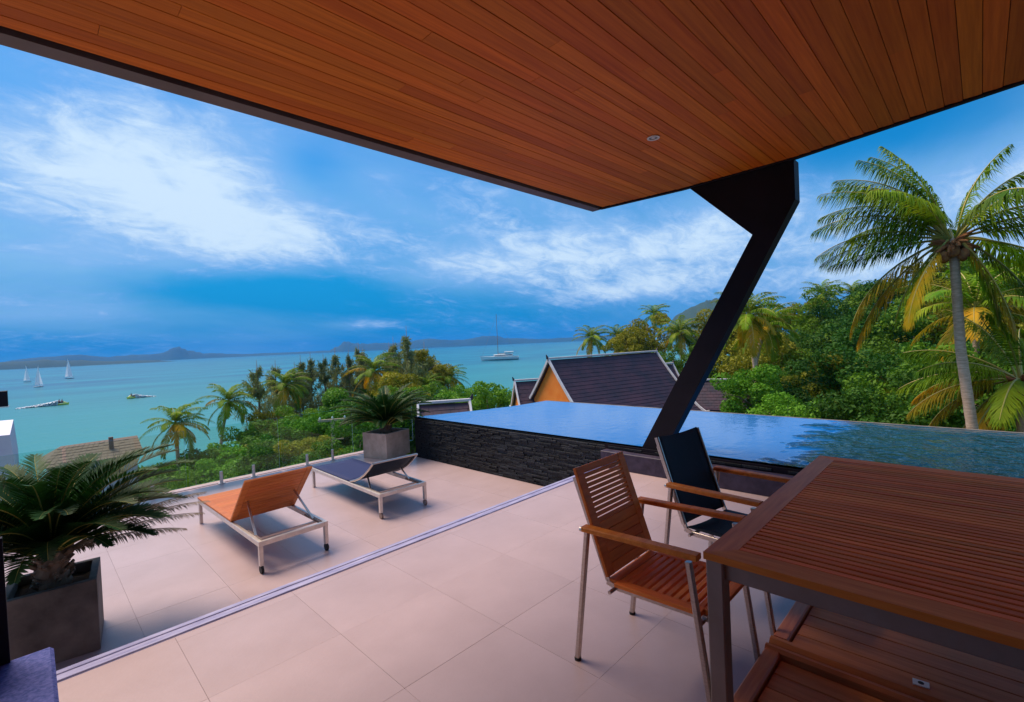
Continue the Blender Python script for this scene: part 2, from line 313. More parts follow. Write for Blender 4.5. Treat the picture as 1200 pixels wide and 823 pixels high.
tiling(up, -1.4, 5.08, .79, 3.34, 1.18, 2.62, .65, 0)
tag(MB().box(-4, 1.2, -4, .79, -.0115, -.001).build('terrace_paving', M['tile'], up), kind='stuff')
ns = MB().bar((-1.4, 3.405, -.03), (5.09, 3.405, -.03), .13, .066, ch=.1).bar((-1.4, 3.365, .0045), (5.09, 3.365, .0045), .035, .008, ch=.3).bar((-1.4, 3.44, .0045), (5.09, 3.44, .0045), .04, .008, ch=.3).build('step_nosing', M['nosing'], up)
# lower terrace
lo = MB().box(-4, 5.09, 3.442, 8.98, LOW - .35, LOW - .012).build('lower_terrace', M['grout']); tag(lo, kind='structure')
tiling(lo, -1.42, 5.09, 3.44, 8.86, .53, 4.86, .65, LOW)
MB().bar((-4, 8.92, LOW), (5.09, 8.92, LOW), .11, .02, ch=.1).build('edge_coping', M['tile'], lo)
# the slope-side retaining wall
tag(MB().box(-4, 5.3, 8.99, 9.15, -5, LOW - .02).build('retaining_wall', M['pot2']), 'pale concrete retaining wall holding up the edge of the lower terrace', 'wall')

# pool: shell, water and the dark ledger-stone wall
ZW = .292
pl = MB()
pl.box(5.12, 5.20, -6, 7.55, -1.3, .27)           # near wall
pl.box(7.90, 8.02, -6, 6.80, -1.3, .288)          # infinity edge
pl.box(5.2, 7.9, -6, 7.5, -1.3, -1.2)
end = [(5.12, 7.62), (5.55, 7.40), (6.2, 7.13), (7.0, 6.90), (7.45, 6.86), (8.02, 6.83)]
for (a, b), (c, d) in zip(end, end[1:]): pl.add([(a, b, -1.3), (c, d, -1.3), (c, d, .286), (a, b, .286), (a, b + .1, -1.3), (c, d + .1, -1.3), (c, d + .1, .286), (a, b + .1, .286)], [(0, 1, 2, 3), (4, 7, 6, 5), (3, 2, 6, 7), (0, 4, 5, 1), (0, 3, 7, 4), (1, 5, 6, 2)])
pool = pl.build('pool_basin', M['stone']); tag(pool, kind='structure')
wp = [(5.125, -6)] + [(x + .0, y + .03) for x, y in end[:1]] + [(x, y + .06) for x, y in end[1:]] + [(7.99, -6)]
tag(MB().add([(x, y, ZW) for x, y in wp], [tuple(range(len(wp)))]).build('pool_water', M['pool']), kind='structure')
MB().bar((8.03, -6, .285), (8.03, 6.86, .285), .05, .02).build('overflow_edge', M['pot'], pool)
# ledger stones on the wall face toward the terraces
st = empty('ledger_stone_wall', 'dark rough ledger stone cladding on the raised pool wall beside the lower terrace', 'wall', (5.1, 5.5, LOW))
pieces = []
z = LOW + .003; row = 0
while z < .262:
    h = .032 if z < .23 else .27 - z
    h = .0272
    if z + h > .272: break
    y = 3.46 - rnd.uniform(0, .1) if z < -.0 else 1.2
    ystart = 3.45 if z < 0.0 else (3.43 if z < .2 else -1.5)
    y = ystart
    while y < 7.58:
        L = rnd.uniform(.12, .26); L = min(L, 7.6 - y)
        if L > .03: pieces.append((y, L, z, h))
        y += L
    z += h; row += 1
sh = [MB().bar((0, -.5, 0), (0, .5, 0), .04, .0258, ch=.07).mesh('stone', M['stone']) for _ in range(1)][0]
def stone_at(y, L): return abs(y - 3)
pieces.sort(key=lambda p: p[0])
restmb = MB()
for i, (y, L, zz, h) in enumerate(pieces):
    xo = rnd.uniform(-.012, .010)
    if i < 298:
        o_ = link('stone', sh, st, (xo + .012, y + L / 2 - 5.5, zz + h / 2 - LOW)); o_.scale = (1, (L - .004), 1); o_.rotation_euler = (0, 0, rnd.uniform(-.012, .012))
    else: restmb.bar((xo + .012, y + .002 - 5.5, zz + h / 2 - LOW), (xo + .012, y + L - .002 - 5.5, zz + h / 2 - LOW), .04, .0258, ch=.07)
tag(restmb.build('stone_courses', M['stone'], st), kind='stuff')
pcc = MB().box(5.095, 5.125, -3, 3.44, 0, .27).build('pool_wall_cladding', M['black'], pool)
# plinth and leaning steel column
pln = MB(); pln.bar((5.15, -2, .105), (5.15, 3.42, .105), .36, .21, ch=.03)
tag(pln.build('column_plinth', M['plinth']), 'low purple grey stone plinth at the foot of the leaning column', 'plinth')
col = empty('leaning_column', 'black steel column leaning up from the pool wall to the roof edge', 'column', (5.12, 2.75, .21))
def ln(poly): return [(y - 2.75, z - .21) for y, z in poly]
MB().prism(ln([(2.97, .21), (2.68, .21), (1.222, 2.827), (1.61, 2.567)]), 0, 0, .16).build('shaft', M['black'], col)
MB().prism(ln([(1.61, 2.567), (1.222, 2.828), (1.222, 3.205), (2.245, 3.205)]), 0, .001, .159).build('gusset_plate', M['black'], col)
MB().bar((.08, .075, .0), (.08, .075, .02), .24, .42, up=(0, 1, 0), ch=.05).build('base_plate', M['black'], col)
for bx, by in ((-.01, -.10), (.17, -.10), (-.01, .25), (.17, .25)): MB().tube([(bx, by, .02), (bx, by, .036)], [.012, .012], 6).build('bolt', M['apron'], col)

# roof: plank ceiling, fascia, slab
HC = 3.2
def xe(y):
    P_ = [(3.3, 5.02), (2.3, 5.12), (1.2, 5.09), (-.25, 4.77), (-1.8, 4.35), (-3, 4.0)]
    for (a, b), (c, d) in zip(P_, P_[1:]):
        if c <= y <= a: return d + (b - d) * (y - c) / (a - c)
    return P_[-1][1]
roof = empty('villa_roof', 'wide overhanging roof with a warm brown plank ceiling above the terrace', 'roof', (0, 0, HC))
y = 3.262
rows = 0
while y > -1.9:
    w = .1; xr = xe(y - w / 2) - .03; x = xr; first = True
    while x > -3.2:
        L = rnd.uniform(.7, 3.4) if first else rnd.uniform(1.8, 3.6); first = False
        if y < .2 : L = max(L, 2.4)
        L = min(L, x + 3.3)
        if L < .3: break
        yc = y - w / 2
        me = MB().bar((-L / 2 + .001, 0, 0), (L / 2 - .001, 0, 0), w - .0032, .02, ch=.07).mesh('plank', M['ceil'])
        link('plank', me, roof, (x - L / 2, yc, .01 + rnd.uniform(-.0012, .0012)))
        x -= L
    y -= w; rows += 1
slab = MB(); pr_ = [(xe(v), v) for v in (3.3, 2.3, 1.2, -.25, -1.8, -3)] + [(-3.4, -3), (-3.4, 3.3)]
slab.prism([(x - .0, y) for x, y in pr_], 2, .024, .5); slab.build('roof_slab', M['dark'], roof)
et = MB()
ev = [(xe(v) + .0, v) for v in (3.3, 2.3, 1.2, -.25, -1.8)]
for (a, b), (c, d) in zip(ev, ev[1:]): et.bar((a, b, .05), (c, d, .05), .05, .13, ch=.1)
et.build('edge_trim', M['black'], roof)
MB().box(-3.4, 5.03, 3.255, 3.306, .021, .3).build('shadow_gap', M['dark'], roof)
fa = MB().prism([(3.305, -.012), (3.43, -.012), (3.43, .40), (3.305, .40)], 0, -3.4, 5.035).build('fascia_board', M['fascia'], roof)
tag(MB().box(-3.4, 4.6, -3.4, -3.0, .0, HC + .5).build('unseen_villa_wall', M['white']), 'white rendered house wall at the back of the covered terrace', 'wall')
tag(MB().box(-3.8, -3.45, -2.95, 2.4, .0, HC + .5).build('unseen_villa_wall', M['fascia']), 'unseen dark grey side wall added to block light from behind left of the covered terrace', 'wall')  # out-of-view wall, added to keep side light off the table and terrace
# downlight
dl = empty('ceiling_light', 'small round recessed downlight in the plank ceiling', 'light', (3.61, 1.85, HC - .004))
def ring(r0, r1, z0, z1, n=20):
    mb = MB(); vs = []
    for k in range(n):
        a = k * 2 * math.pi / n
        for r_, z_ in ((r0, z0), (r1, z0), (r1, z1), (r0, z1)): vs.append((r_ * math.cos(a), r_ * math.sin(a), z_))
    return mb.add(vs, [(i * 4 + j, i * 4 + (j + 1) % 4, ((i + 1) % n) * 4 + (j + 1) % 4, ((i + 1) % n) * 4 + j) for i in range(n) for j in range(4)])
ring(.034, .05, -.006, .0).build('trim_ring', M['white'], dl)
MB().tube([(0, 0, .0), (0, 0, .003)], [.031, .031], 16).build('reflector', M['metal'], dl)
MB().tube([(0, 0, -.006), (0, 0, -.001)], [.012, .016], 12).build('bulb', M['white'], dl)

# timber deck with kerbs under the table
dk = tag(MB().box(1.0, 4.98, -3, .715, -.006, .012).build('timber_deck', M['dark']), kind='structure')
bm_me = MB().bar((0, -1.85, 0), (0, 1.85, 0), .108, .024, ch=.1).mesh('plank', M['deck'])
for k in range(-12, 22):
    x = 2.66 + k * .114 + (0 if k >= 0 else -.155)
    if 1.0 < x < 4.95: link('plank', bm_me, dk, (x, -1.14, .026 + rnd.uniform(-.001, .001)))
MB().bar((1.0, .755, .03), (2.475, .755, .03), .07, .056).bar((2.60, .755, .03), (4.98, .755, .03), .07, .056).build('kerb', M['kerb'], dk)
MB().bar((2.49, .79, .035), (2.49, -3, .035), .045, .066, ch=.3).build('divider_rail', M['deck'], dk)
MB().bar((2.565, .79, .035), (2.565, -3, .035), .06, .062, ch=.3).build('divider_rail', M['deck'], dk)
lt = empty('deck_latch', 'small white latch plate with a dark finger hole on the timber deck', 'latch', (2.60 + .06, .22, .0385), .1)
MB().bar((0, -.028, .003), (0, .028, .003), .044, .006, ch=.2).build('plate', M['white'], lt)
MB().tube([(0, 0, .006), (0, 0, .0072)], [.011, .011], 12).build('finger_hole', M['rubber'], lt)

# glass balustrade
bl = empty('glass_balustrade', 'frameless clear glass balustrade on steel spigots along the terrace edge', 'railing', (1.7, 8.84, LOW))
gm = MB().bar((0, 0, .05), (0, 0, .93), .012, 1.34, up=(1, 0, 0), ch=.1).mesh('glass_panel', M['glass'])
gm2 = MB().box(-.67, .67, -.006, .006, .055, .93).mesh('glass_panel', M['glass'])
spg = MB().tube([(0, 0, 0), (0, 0, .012)], [.05, .05], 14); spg.tube([(0, 0, .012), (0, 0, .20)], [.026, .024], 12)
sp = spg.mesh('spigot', M['stainless'])
for k in range(-2, 3):
    xc = .675 + k * 1.38
    link('glass_panel', gm2, bl, (xc, 0, 0))
    for dx in (-.24, .24): link('spigot', sp, bl, (xc + dx, -.02, 0))

# ================================================================== furniture
# ---- table
tb = empty('dining_table', 'large square teak slatted dining table on a grey metal frame', 'table', (2.80, -.15, 0))
cx, cy = 2.80, -.15; hx, hy = .955, .955
MB().prism([(-hx, hy), (hx, hy), (hx - .10, hy - .10), (-hx + .10, hy - .10)], 2, .712, .74).build('frame_board', M['teakx'], tb)
MB().prism([(-hx, -hy), (hx, -hy), (hx - .10, -hy + .10), (-hx + .10, -hy + .10)], 2, .712, .74).build('frame_board', M['teakx'], tb)
MB().prism([(-hx, -hy), (-hx, hy), (-hx + .10, hy - .10), (-hx + .10, -hy + .10)], 2, .7119, .7399).build('frame_board', M['teak'], tb)
MB().prism([(hx, -hy), (hx, hy), (hx - .10, hy - .10), (hx - .10, -hy + .10)], 2, .7119, .7399).build('frame_board', M['teak'], tb)
slm = MB().bar((0, -hy + .1, 0), (0, hy - .1, 0), .0305, .022, ch=.12).mesh('slat', M['teak'])
nsl = 42; pit = (2 * hx - .2) / nsl
for k in range(nsl): link('slat', slm, tb, (-hx + .1 + pit * (k + .5), 0, .7275 + rnd.uniform(-.001, .001)))
ap = MB()
for sgn in (-1, 1):
    ap.bar((-hx + .06, sgn * (hy - .045), .675), (hx - .06, sgn * (hy - .045), .675), .04, .07)
    ap.bar((sgn * (hx - .045), -hy + .07, .675), (sgn * (hx - .045), hy - .07, .675), .04, .07)
ap.bar((0, -hy + .07, .69), (0, hy - .07, .69), .05, .03).bar((-hx + .07, 0, .697), (hx - .07, 0, .697), .05, .02)
ap.build('apron', M['apron'], tb)
for sx in (-1, 1):
    for sy in (-1, 1): MB().bar((sx * (hx - .035), sy * (hy - .04), .045), (sx * (hx - .035), sy * (hy - .04), .711), .066, .066, up=(0, 1, 0), ch=.08).build('leg', M['apron'], tb)

# ---- armchairs; local +y is the back, origin at floor centre
def armchair(kind, label, loc, rz):
    a = empty('armchair', label, 'chair', loc, rz, 'chairs drawn up to the slatted table')
    for sx in (-1, 1):
        x = sx * .262
        for y0, y1 in ((.335, .245), (-.345, -.262)):
            lg = MB().bar((x, y0, .012), (x, y1, .668), .026, .026, up=(0, 1, 0), ch=.2).build('leg', M['metal'], a)
            MB().tube([(x, y0, 0), (x, y0, .014)], [.017, .017], 10).build('foot_cap', M['rubber'], lg)
        ar = MB().bar((x, .262, .682), (x, -.305, .698), .05, .026, ch=.2).build('armrest', M['teakx'], a)
        MB().tube([(x, .285, .672), (x, .24, .672)], [.012, .012], 10).build('end_knob', M['metal'], ar)
        # L-shaped side rail: back upright, bend, seat rail
        xi = sx * (.196 if kind == 'teak' else .222)
        f = MB().bar((xi, .355, .90), (xi, .178, .425), .012, .028, up=(0, 1, 0), ch=.2)
        f.bar((xi, .185, .418), (xi, .13, .404), .012, .028, ch=.2).bar((xi, .13, .404), (xi, -.33, .418), .012, .028, ch=.2)
        f.bar((sx * .25, -.29, .405), (xi, -.29, .405), .014, .014)
        f.build('side_rail', M['metal'], a)
    for yy, zz in ((.14, .398), (-.28, .40)): MB().tube([(-.25, yy, zz), (.25, yy, zz)], .009, 8).build('cross_rod', M['metal'], a)
    bt = Vector((0, .362, .945)); bb = Vector((0, .190, .445)); bd = (bt - bb).normalized(); bn = Vector((0, -bd.z, bd.y)); BL = (bt - bb).length
    if kind == 'teak':
        bb = bb + bn * .024; bt = bt + bn * .024
        for sx in (-1, 1): MB().bar(bb + Vector((sx * .194, 0, 0)), bt + Vector((sx * .194, 0, 0)), .056, .02, up=bn).build('back_stile', M['teakx'], a)
        def cross(t0, t1, name='back_slat'):
            c = bb + bd * (BL * (t0 + t1) / 2); MB().bar(c - Vector((.166, 0, 0)), c + Vector((.166, 0, 0)), BL * (t1 - t0), .018, up=bn, ch=.15).build(name, M['teakx'], a)
        cross(.93, .9999, 'top_rail')
        for k in range(10): cross(.46 + k * .047 + .004, .46 + k * .047 + .039)
        for k in range(5): cross(k * .0925, k * .0925 + .0895, 'back_board')
        MB().bar((-.2, .15, .430), (.2, .15, .430), .05, .02).build('seat_rail', M['teakx'], a)
        MB().bar((-.2, -.315, .444), (.2, -.315, .444), .05, .02).build('seat_rail', M['teakx'], a)
        for sx in (-1, 1): MB().bar((sx * .205, .125, .431), (sx * .205, -.29, .443), .05, .02).build('seat_stile', M['teak'], a)
        n = 11
        for k in range(n):
            yy = .125 - (k + .5) * .415 / n; MB().bar((-.181, yy, .4315 + k * .0011), (.181, yy, .4315 + k * .0011), .026, .018, ch=.15).build('seat_slat', M['teakx'], a)
    else:
        mb = MB(); n = 10; m_ = 8; vs = []
        for off in (.004, -.004):
            for i in range(n + 1):
                t_ = i / n
                for j in range(m_ + 1):
                    u = j / m_ * 2 - 1
                    p = bb + bd * (BL * t_ * 1.03) + Vector((u * .218, 0, 0)) - bn * (.022 * (1 - u * u)) + bn * off - bd * (.012 * (1 - u * u) * t_)
                    vs.append(p)
        w_ = m_ + 1; q = w_ * (n + 1); fs = []
        for i in range(n):
            for j in range(m_): a0 = i * w_ + j; fs += [(a0, a0 + 1, a0 + w_ + 1, a0 + w_), (q + a0, q + a0 + w_, q + a0 + w_ + 1, q + a0 + 1)]
        for i in range(n):
            for j in (0, m_): a0 = i * w_ + j; fs.append((a0, a0 + w_, q + a0 + w_, q + a0))
        for j in range(m_):
            for i in (0, n): a0 = i * w_ + j; fs.append((a0, a0 + 1, q + a0 + 1, q + a0))
        mb.add(vs, fs).build('sling_back', M['navyblack'], a, smooth=True)
        for sx in (-1, 1): MB().bar(bb + Vector((sx * .224, 0, 0)), bt + Vector((sx * .224, 0, 0)) + bd * .01, .018, .03, up=bn, ch=.3).build('back_tube', M['metal'], a)
        mb = MB(); vs = []; fs = []
        for off in (.004, -.004):
            for i in range(9):
                for j in range(7):
                    u = j / 3 - 1; vs.append((u * .218, .17 - i / 8 * .49, .432 + .012 * i / 8 - .018 * (1 - u * u) + off))
        for i in range(8):
            for j in range(6): a0 = i * 7 + j; fs += [(a0, a0 + 1, a0 + 8, a0 + 7), (63 + a0, 63 + a0 + 7, 63 + a0 + 8, 63 + a0 + 1)]
        for i in range(8):
            for j in (0, 6): a0 = i * 7 + j; fs.append((a0, a0 + 7, 63 + a0 + 7, 63 + a0))
        for j in range(6):
            for i in (0, 8): a0 = i * 7 + j; fs.append((a0, a0 + 1, 63 + a0 + 1, 63 + a0))
        mb.add(vs, fs).build('sling_seat', M['navyblack'], a, smooth=True)
    return a
armchair('teak', 'teak armchair with slatted back and seat, nearer of the two by the table', (2.135, 1.142, 0), R(0))
armchair('sling', 'armchair with black mesh sling back and seat, beside the slatted teak chair', (2.965, 1.10, 0), R(-9))

# ---- sun loungers; local origin at floor centre of the head end legs, +y toward the foot end
def lounger(kind, label, loc, rz, ang, mat, hinge):
    a = empty('sun_lounger', label, 'sun lounger', loc, rz, 'sun loungers on the lower terrace')
    W2, L = .335, 2.06; zt = .30
    fr = MB()
    for sx in (-1, 1): fr.bar((sx * (W2 - .018), -.02, zt - .02), (sx * (W2 - .018), L + .02, zt - .02), .036, .05, ch=.1)
    for yy in (0, L): fr.bar((-W2 + .036, yy, zt - .02), (W2 - .036, yy, zt - .02), .036, .048, ch=.1)
    fr.build('frame', M['stainless'], a)
    MB().bar((-W2 + .04, .17, zt - .03), (W2 - .04, .17, zt - .03), .022, .022).build('cross_bar', M['metal'], a)
    for sx in (-1, 1):
        for yy in (0, L):
            lg = MB().bar((sx * (W2 - .02), yy, .075 if yy == 0 else .006), (sx * (W2 - .02), yy, zt - .045), .036, .045, up=(0, 1, 0), ch=.1).build('leg', M['stainless'], a)
            if yy == 0: MB().tube([(sx * (W2 - .02) - .012, yy - .0, .036), (sx * (W2 - .02) + .012, yy - .0, .036)], [.036, .036], 16).build('wheel', M['rubber'] if kind == 'wood' else M['apron'], lg)
    bd = Vector((0, -math.cos(R(ang)), math.sin(R(ang)))); bn = Vector((0, math.sin(R(ang)), math.cos(R(ang)))); h = Vector((0, hinge, zt + .012)); BL = .74
    if kind == 'wood':
        for sx in (-1, 1):
            MB().bar(h + Vector((sx * (W2 - .03), 0, 0)), h + Vector((sx * (W2 - .03), 0, 0)) + bd * BL, .06, .022, up=bn).build('back_stile', mat, a)
            MB().bar((sx * (W2 - .03), hinge + .012, zt + .018), (sx * (W2 - .03), L + .02, zt + .018), .06, .024).build('seat_stile', mat, a)
        n = 13
        for k in range(n):
            c = h + bd * (BL * (k + .5) / n); MB().bar(c - Vector((W2 - .061, 0, 0)), c + Vector((W2 - .061, 0, 0)), BL / n - .003, .018, up=bn, ch=.1).build('back_slat', mat, a)
        n = 24; LL = L + .015 - hinge - .015
        for k in range(n):
            yy = hinge + .015 + LL * (k + .5) / n; MB().bar((-W2 + .061, yy, zt + .0165), (W2 - .061, yy, zt + .0165), LL / n - .004, .018, ch=.1).build('seat_slat', mat, a)
    else:
        for sx in (-1, 1):
            pts = [h + Vector((sx * (W2 - .02), 0, 0)) + bd * (BL * t_) - bn * (.05 * math.sin(math.pi * t_)) + bn * (.0) for t_ in (0, .2, .4, .6, .8, 1)]
            mbb = MB()
            for p, q in zip(pts, pts[1:]): mbb.bar(p, q, .028, .028, up=bn, ch=.3)
            mbb.build('back_tube', M['metal'], a)
        MB().tube([h + bd * BL + Vector((-W2 + .03, 0, 0)), h + bd * BL + Vector((W2 - .03, 0, 0))], .013, 10).build('head_tube', M['metal'], a)
        mb = MB(); vs = []; fs = []
        for off in (.003, -.003):
            for i in range(11):
                t_ = i / 10
                for j in range(7):
                    u = j / 3 - 1; vs.append(h + Vector((u * (W2 - .03), 0, 0)) + bd * (BL * (.01 + t_ * .98)) - bn * (.05 * math.sin(math.pi * t_) + .012 * (1 - u * u) - .008) + bn * off)
        def shell(nr):
            k = nr * 7 + 7
            for i in range(nr):
                for j in range(6): a0 = i * 7 + j; fs.extend([(a0, a0 + 1, a0 + 8, a0 + 7), (k + a0, k + a0 + 7, k + a0 + 8, k + a0 + 1)])
                for j in (0, 6): a0 = i * 7 + j; fs.append((a0, a0 + 7, k + a0 + 7, k + a0))
            for j in range(6):
                for i in (0, nr): a0 = i * 7 + j; fs.append((a0, a0 + 1, k + a0 + 1, k + a0))
        shell(10); mb.add(vs, fs).build('sling_back', M['navyblack'], a, smooth=True)
        mb = MB(); vs = []; fs = []
        for off in (.003, -.003):
            for i in range(9):
                for j in range(7):
                    u = j / 3 - 1; vs.append((u * (W2 - .012), hinge + .01 + i / 8 * (L - hinge), zt + .014 - .010 * (1 - u * u) + off))
        shell(8); mb.add(vs, fs).build('sling_seat', mat, a, smooth=True)
    for sx in (-1, 1):
        p = h + bd * (BL * .48) + Vector((sx * (W2 - .10), 0, 0)) - bn * .012
        MB().bar(p, (sx * (W2 - .05), hinge - .62 + (.12 if kind != 'wood' else 0), zt - .015), .010, .022, up=(1, 0, 0)).build('support_strut', M['metal'], a)
        MB().bar((sx * (W2 - .05), hinge - .40, zt - .012), (sx * (W2 - .05), .04, zt - .012), .018, .026).build('ratchet_rail', M['apron'], a)
    return a
lounger('wood', 'sun lounger of orange teak slats with its back raised steeply', (1.785, 4.885, LOW), R(1), 44, M['lteak'], .82)
lounger('sling', 'sun lounger with blue mesh seat and low black mesh back, nearer the pool wall', (3.255, 5.235, LOW), R(-1.5), 27, M['loungeblue'], .80)

# ---- planters
def planter(label, loc, rz, w, hgt, m, rim=.045):
    a = empty('planter_box', label, 'planter', loc, rz, 'square concrete planters on the lower terrace')
    h2 = w / 2
    mb = MB()
    mb.box(-h2, h2, -h2, -h2 + rim, .0, hgt).box(-h2, h2, h2 - rim, h2, 0, hgt).box(-h2, -h2 + rim, -h2 + rim, h2 - rim, 0, hgt).box(h2 - rim, h2, -h2 + rim, h2 - rim, 0, hgt)
    b = mb.build('box', m, a); bv = b.modifiers.new('bevel', 'BEVEL'); bv.width = .005; bv.segments = 2; bv.limit_method = 'ANGLE'
    sb = MB(); n = 9; vs = []
    for i in range(n):
        for j in range(n): vs.append((-h2 + rim + (w - 2 * rim) * i / (n - 1), -h2 + rim + (w - 2 * rim) * j / (n - 1), hgt - .07 + rnd.uniform(-.012, .012)))
    sb.add(vs, [(i * n + j, i * n + j + 1, (i + 1) * n + j + 1, (i + 1) * n + j) for i in range(n - 1) for j in range(n - 1)]).build('soil', M['soil'], a, smooth=True)
    return a
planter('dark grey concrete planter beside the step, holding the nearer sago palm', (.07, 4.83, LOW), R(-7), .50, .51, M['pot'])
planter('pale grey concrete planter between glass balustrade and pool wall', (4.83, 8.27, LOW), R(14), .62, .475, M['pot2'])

def frond(mb, base, azm, e0, length, bend, nl, ll, lw, droop, vang=.25, a0=75, a1=28, pw=1.2, sway=0, r0=.02, two=True, stem=.12, rg=None, wind=None):
    """one feather leaf: stem (material 0) and leaflets (material 1)"""
    rg = rg or rnd; base = Vector(base); pts = [base]; N_ = 14; dirs = []
    for i in range(N_):
        t_ = (i + .5) / N_; e = e0 - bend * t_ ** pw; aa = azm + sway * t_ * t_
        d = Vector((math.cos(aa) * math.cos(e), math.sin(aa) * math.cos(e), math.sin(e))); dirs.append(d); pts.append(pts[-1] + d * (length / N_))
    mb.tube(pts, [r0 * (1 - .85 * i / N_) for i in range(N_ + 1)], 4, 0)
    vs = []; fs = []
    for k in range(nl):
        t_ = stem + (1 - stem) * (k + .5) / nl; f_ = t_ * N_; i = min(int(f_), N_ - 1); P_ = pts[i].lerp(pts[i + 1], f_ - i); d = dirs[i]
        side = Vector((-math.sin(azm), math.cos(azm), 0)); nrm = side.cross(d)
        if nrm.z < 0 and abs(e0) < 1.5: nrm = -nrm
        prof = max(.12, math.sin(math.pi * (.12 + .86 * (t_ - stem) / (1 - stem))) ** .55)
        for sg in (-1, 1):
            al = R(a0 + (a1 - a0) * t_) + rg.uniform(-.12, .12) * (1 + droop); L = ll * prof * rg.uniform(.8, 1.12)
            dr = (d * math.cos(al) + (side * sg + nrm * vang).normalized() * math.sin(al)).normalized()
            if wind: dr = (dr + Vector(wind) * .25).normalized()
            dn = Vector((0, 0, -1)); w2 = (d - dr * d.dot(dr)).normalized() * (lw / 2)
            p1 = P_ + dr * (L * .45) + dn * (L * .45 * droop * .35); d2 = (dr + dn * droop * rg.uniform(.8, 1.3)).normalized(); p2 = p1 + d2 * (L * .55)
            n0 = len(vs); vs += [P_ - w2 * .5, P_ + w2 * .5, p1 + w2, p1 - w2, p2]; fs += [(n0, n0 + 1, n0 + 2, n0 + 3), (n0 + 3, n0 + 2, n0 + 4)]
    mb.add(vs, fs, 1)
    return mb
def raw(mb, name, mats):
    me = bpy.data.meshes.new(name); me.from_pydata(mb.v, [], mb.f)
    for m_ in mats: me.materials.append(m_)
    me.polygons.foreach_set('material_index', mb.m); me.update(); return me

def cycad(label, loc, n, length, trunk_h, seed, dry=0):
    rg = random.Random(seed); a = empty('sago_palm', label, 'plant', loc, 0, 'sago palms in the concrete planters')
    mb = MB(); pts = [(0, 0, -.02)]; rs = [.09]
    k_ = 12
    for i in range(k_): pts.append((.01 * math.sin(i), .01 * math.cos(i * 1.7), trunk_h * (i + 1) / k_)); rs.append(.085 + .018 * (i % 2) - .02 * i / k_)
    mb.tube(pts, rs, 14)
    for i in range(90):  # old leaf bases
        aa = rg.uniform(0, 6.28); z_ = rg.uniform(0, trunk_h); p = Vector((.075 * math.cos(aa), .075 * math.sin(aa), z_)); mb.bar(p, p + Vector((.045 * math.cos(aa), .045 * math.sin(aa), .04)), .02, .012)
    mb.build('trunk', M['bark'], a)
    for i in range(n):
        t_ = i / n; azm = i * 2.399 + rg.uniform(-.15, .15); e0 = R(78 - 48 * t_ ** .9 + rg.uniform(-5, 5)); L = length * rg.uniform(.86, 1.06) * (.8 + .25 * math.sin(math.pi * min(1, t_ + .2)))
        f = MB(); frond(f, (.03 * math.cos(azm), .03 * math.sin(azm), trunk_h - .01), azm, e0, L, R(64 - 4 * t_), 80, .16, .0115, .08, .45, 72, 34, 1.3, rg.uniform(-.2, .2), .007, stem=.10, rg=rg)
        link('frond', raw(f, 'frond', [M['rachis'], M['cycad']]), a)
    for (azd, L, e) in ([(-4, .98, 24), (-12, .92, 21), (3, 1.0, 27), (-20, .8, 17)] if dry else []):
        f = MB(); frond(f, (.03, .0, trunk_h - .04), R(azd), R(e), L, R(34), 66, .10, .010, .9, -.1, 60, 35, 1.4, 0, .008, rg=rg)
        tag(link('frond', raw(f, 'frond', [M['frond_dry'], M['frond_dry']]), a), 'pale dried frond')
    return a
cycad('large dark green sago palm in the nearer planter, at the left edge', (.07, 4.83, LOW + .44), 78, .98, .26, 11, True)
cycad('smaller sago palm with arching fronds in the far planter by the pool', (4.83, 8.27, LOW + .41), 66, 1.06, .15, 5)

# ---- corner seat
bs = empty('corner_seat', 'blue woven seat with black side panel in the near corner by the step', 'seat', (-.2, 2.3, 0))
b_ = MB().bar((-.12 + .0, .50, .36), (-.12, -.7, .36), .69, .12, ch=.10).build('seat_cushion', M['bluecloth'], bs); b_.location.x = 0.005
MB().box(-.45, .215, -.69, .48, .10, .30).build('seat_base', M['bluecloth'], bs)
MB().prism([(.52, .0), (.56, .0), (.47, .93), (.44, .93)], 0, -.5, .105).build('side_panel', M['black'], bs)
for sx in (-.4, .18):
    for sy in (-.62, .42): MB().bar((sx, sy, 0), (sx, sy, .1), .04, .04, up=(0, 1, 0)).build('leg', M['black'], bs)

# ================================================================== land, sea, islands
def sm(a, b, x):
    t_ = np.clip((x - a) / (b - a), 0, 1); return t_ * t_ * (3 - 2 * t_)
def terrain(x, y):
    s = .3 * x + .95 * y
    return -4.6 - 6.6 * sm(12, 64, s) - 4.5 * sm(62, 92, s) + 6.0 * sm(24, 75, x) * sm(34, 6, y)
gx = np.concatenate([np.arange(-60, 130, 2.0)]); gy = np.arange(-60, 110, 2.0)
GX, GY = np.meshgrid(gx, gy, indexing='ij'); rg = np.random.default_rng(3)
GZ = terrain(GX, GY) + rg.normal(0, .12, GX.shape)
GZ = np.where((GX < 9.5) & (GY < 10.5) & (GX > -8), -4.8, GZ)
vs = np.stack([GX, GY, GZ], -1).reshape(-1, 3); a_, b2 = GX.shape
fs = [(i * b2 + j, (i + 1) * b2 + j, (i + 1) * b2 + j + 1, i * b2 + j + 1) for i in range(a_ - 1) for j in range(b2 - 1)]
mb = MB(); mb.v = [tuple(map(float, p)) for p in vs]; mb.f = fs; mb.m = [0] * len(fs)
tag(mb.build('ground', M['ground'], smooth=True), kind='structure')
SEA = -11.4
mb = MB(); n = 64; rr = [0, 200, 900, 4000, 30000]; vs = [(0, 0, SEA)]; fs = []
for r_ in rr[1:]: vs += [(r_ * math.cos(k * 2 * math.pi / n), r_ * math.sin(k * 2 * math.pi / n), SEA) for k in range(n)]
for k in range(n): fs.append((0, 1 + k, 1 + (k + 1) % n))
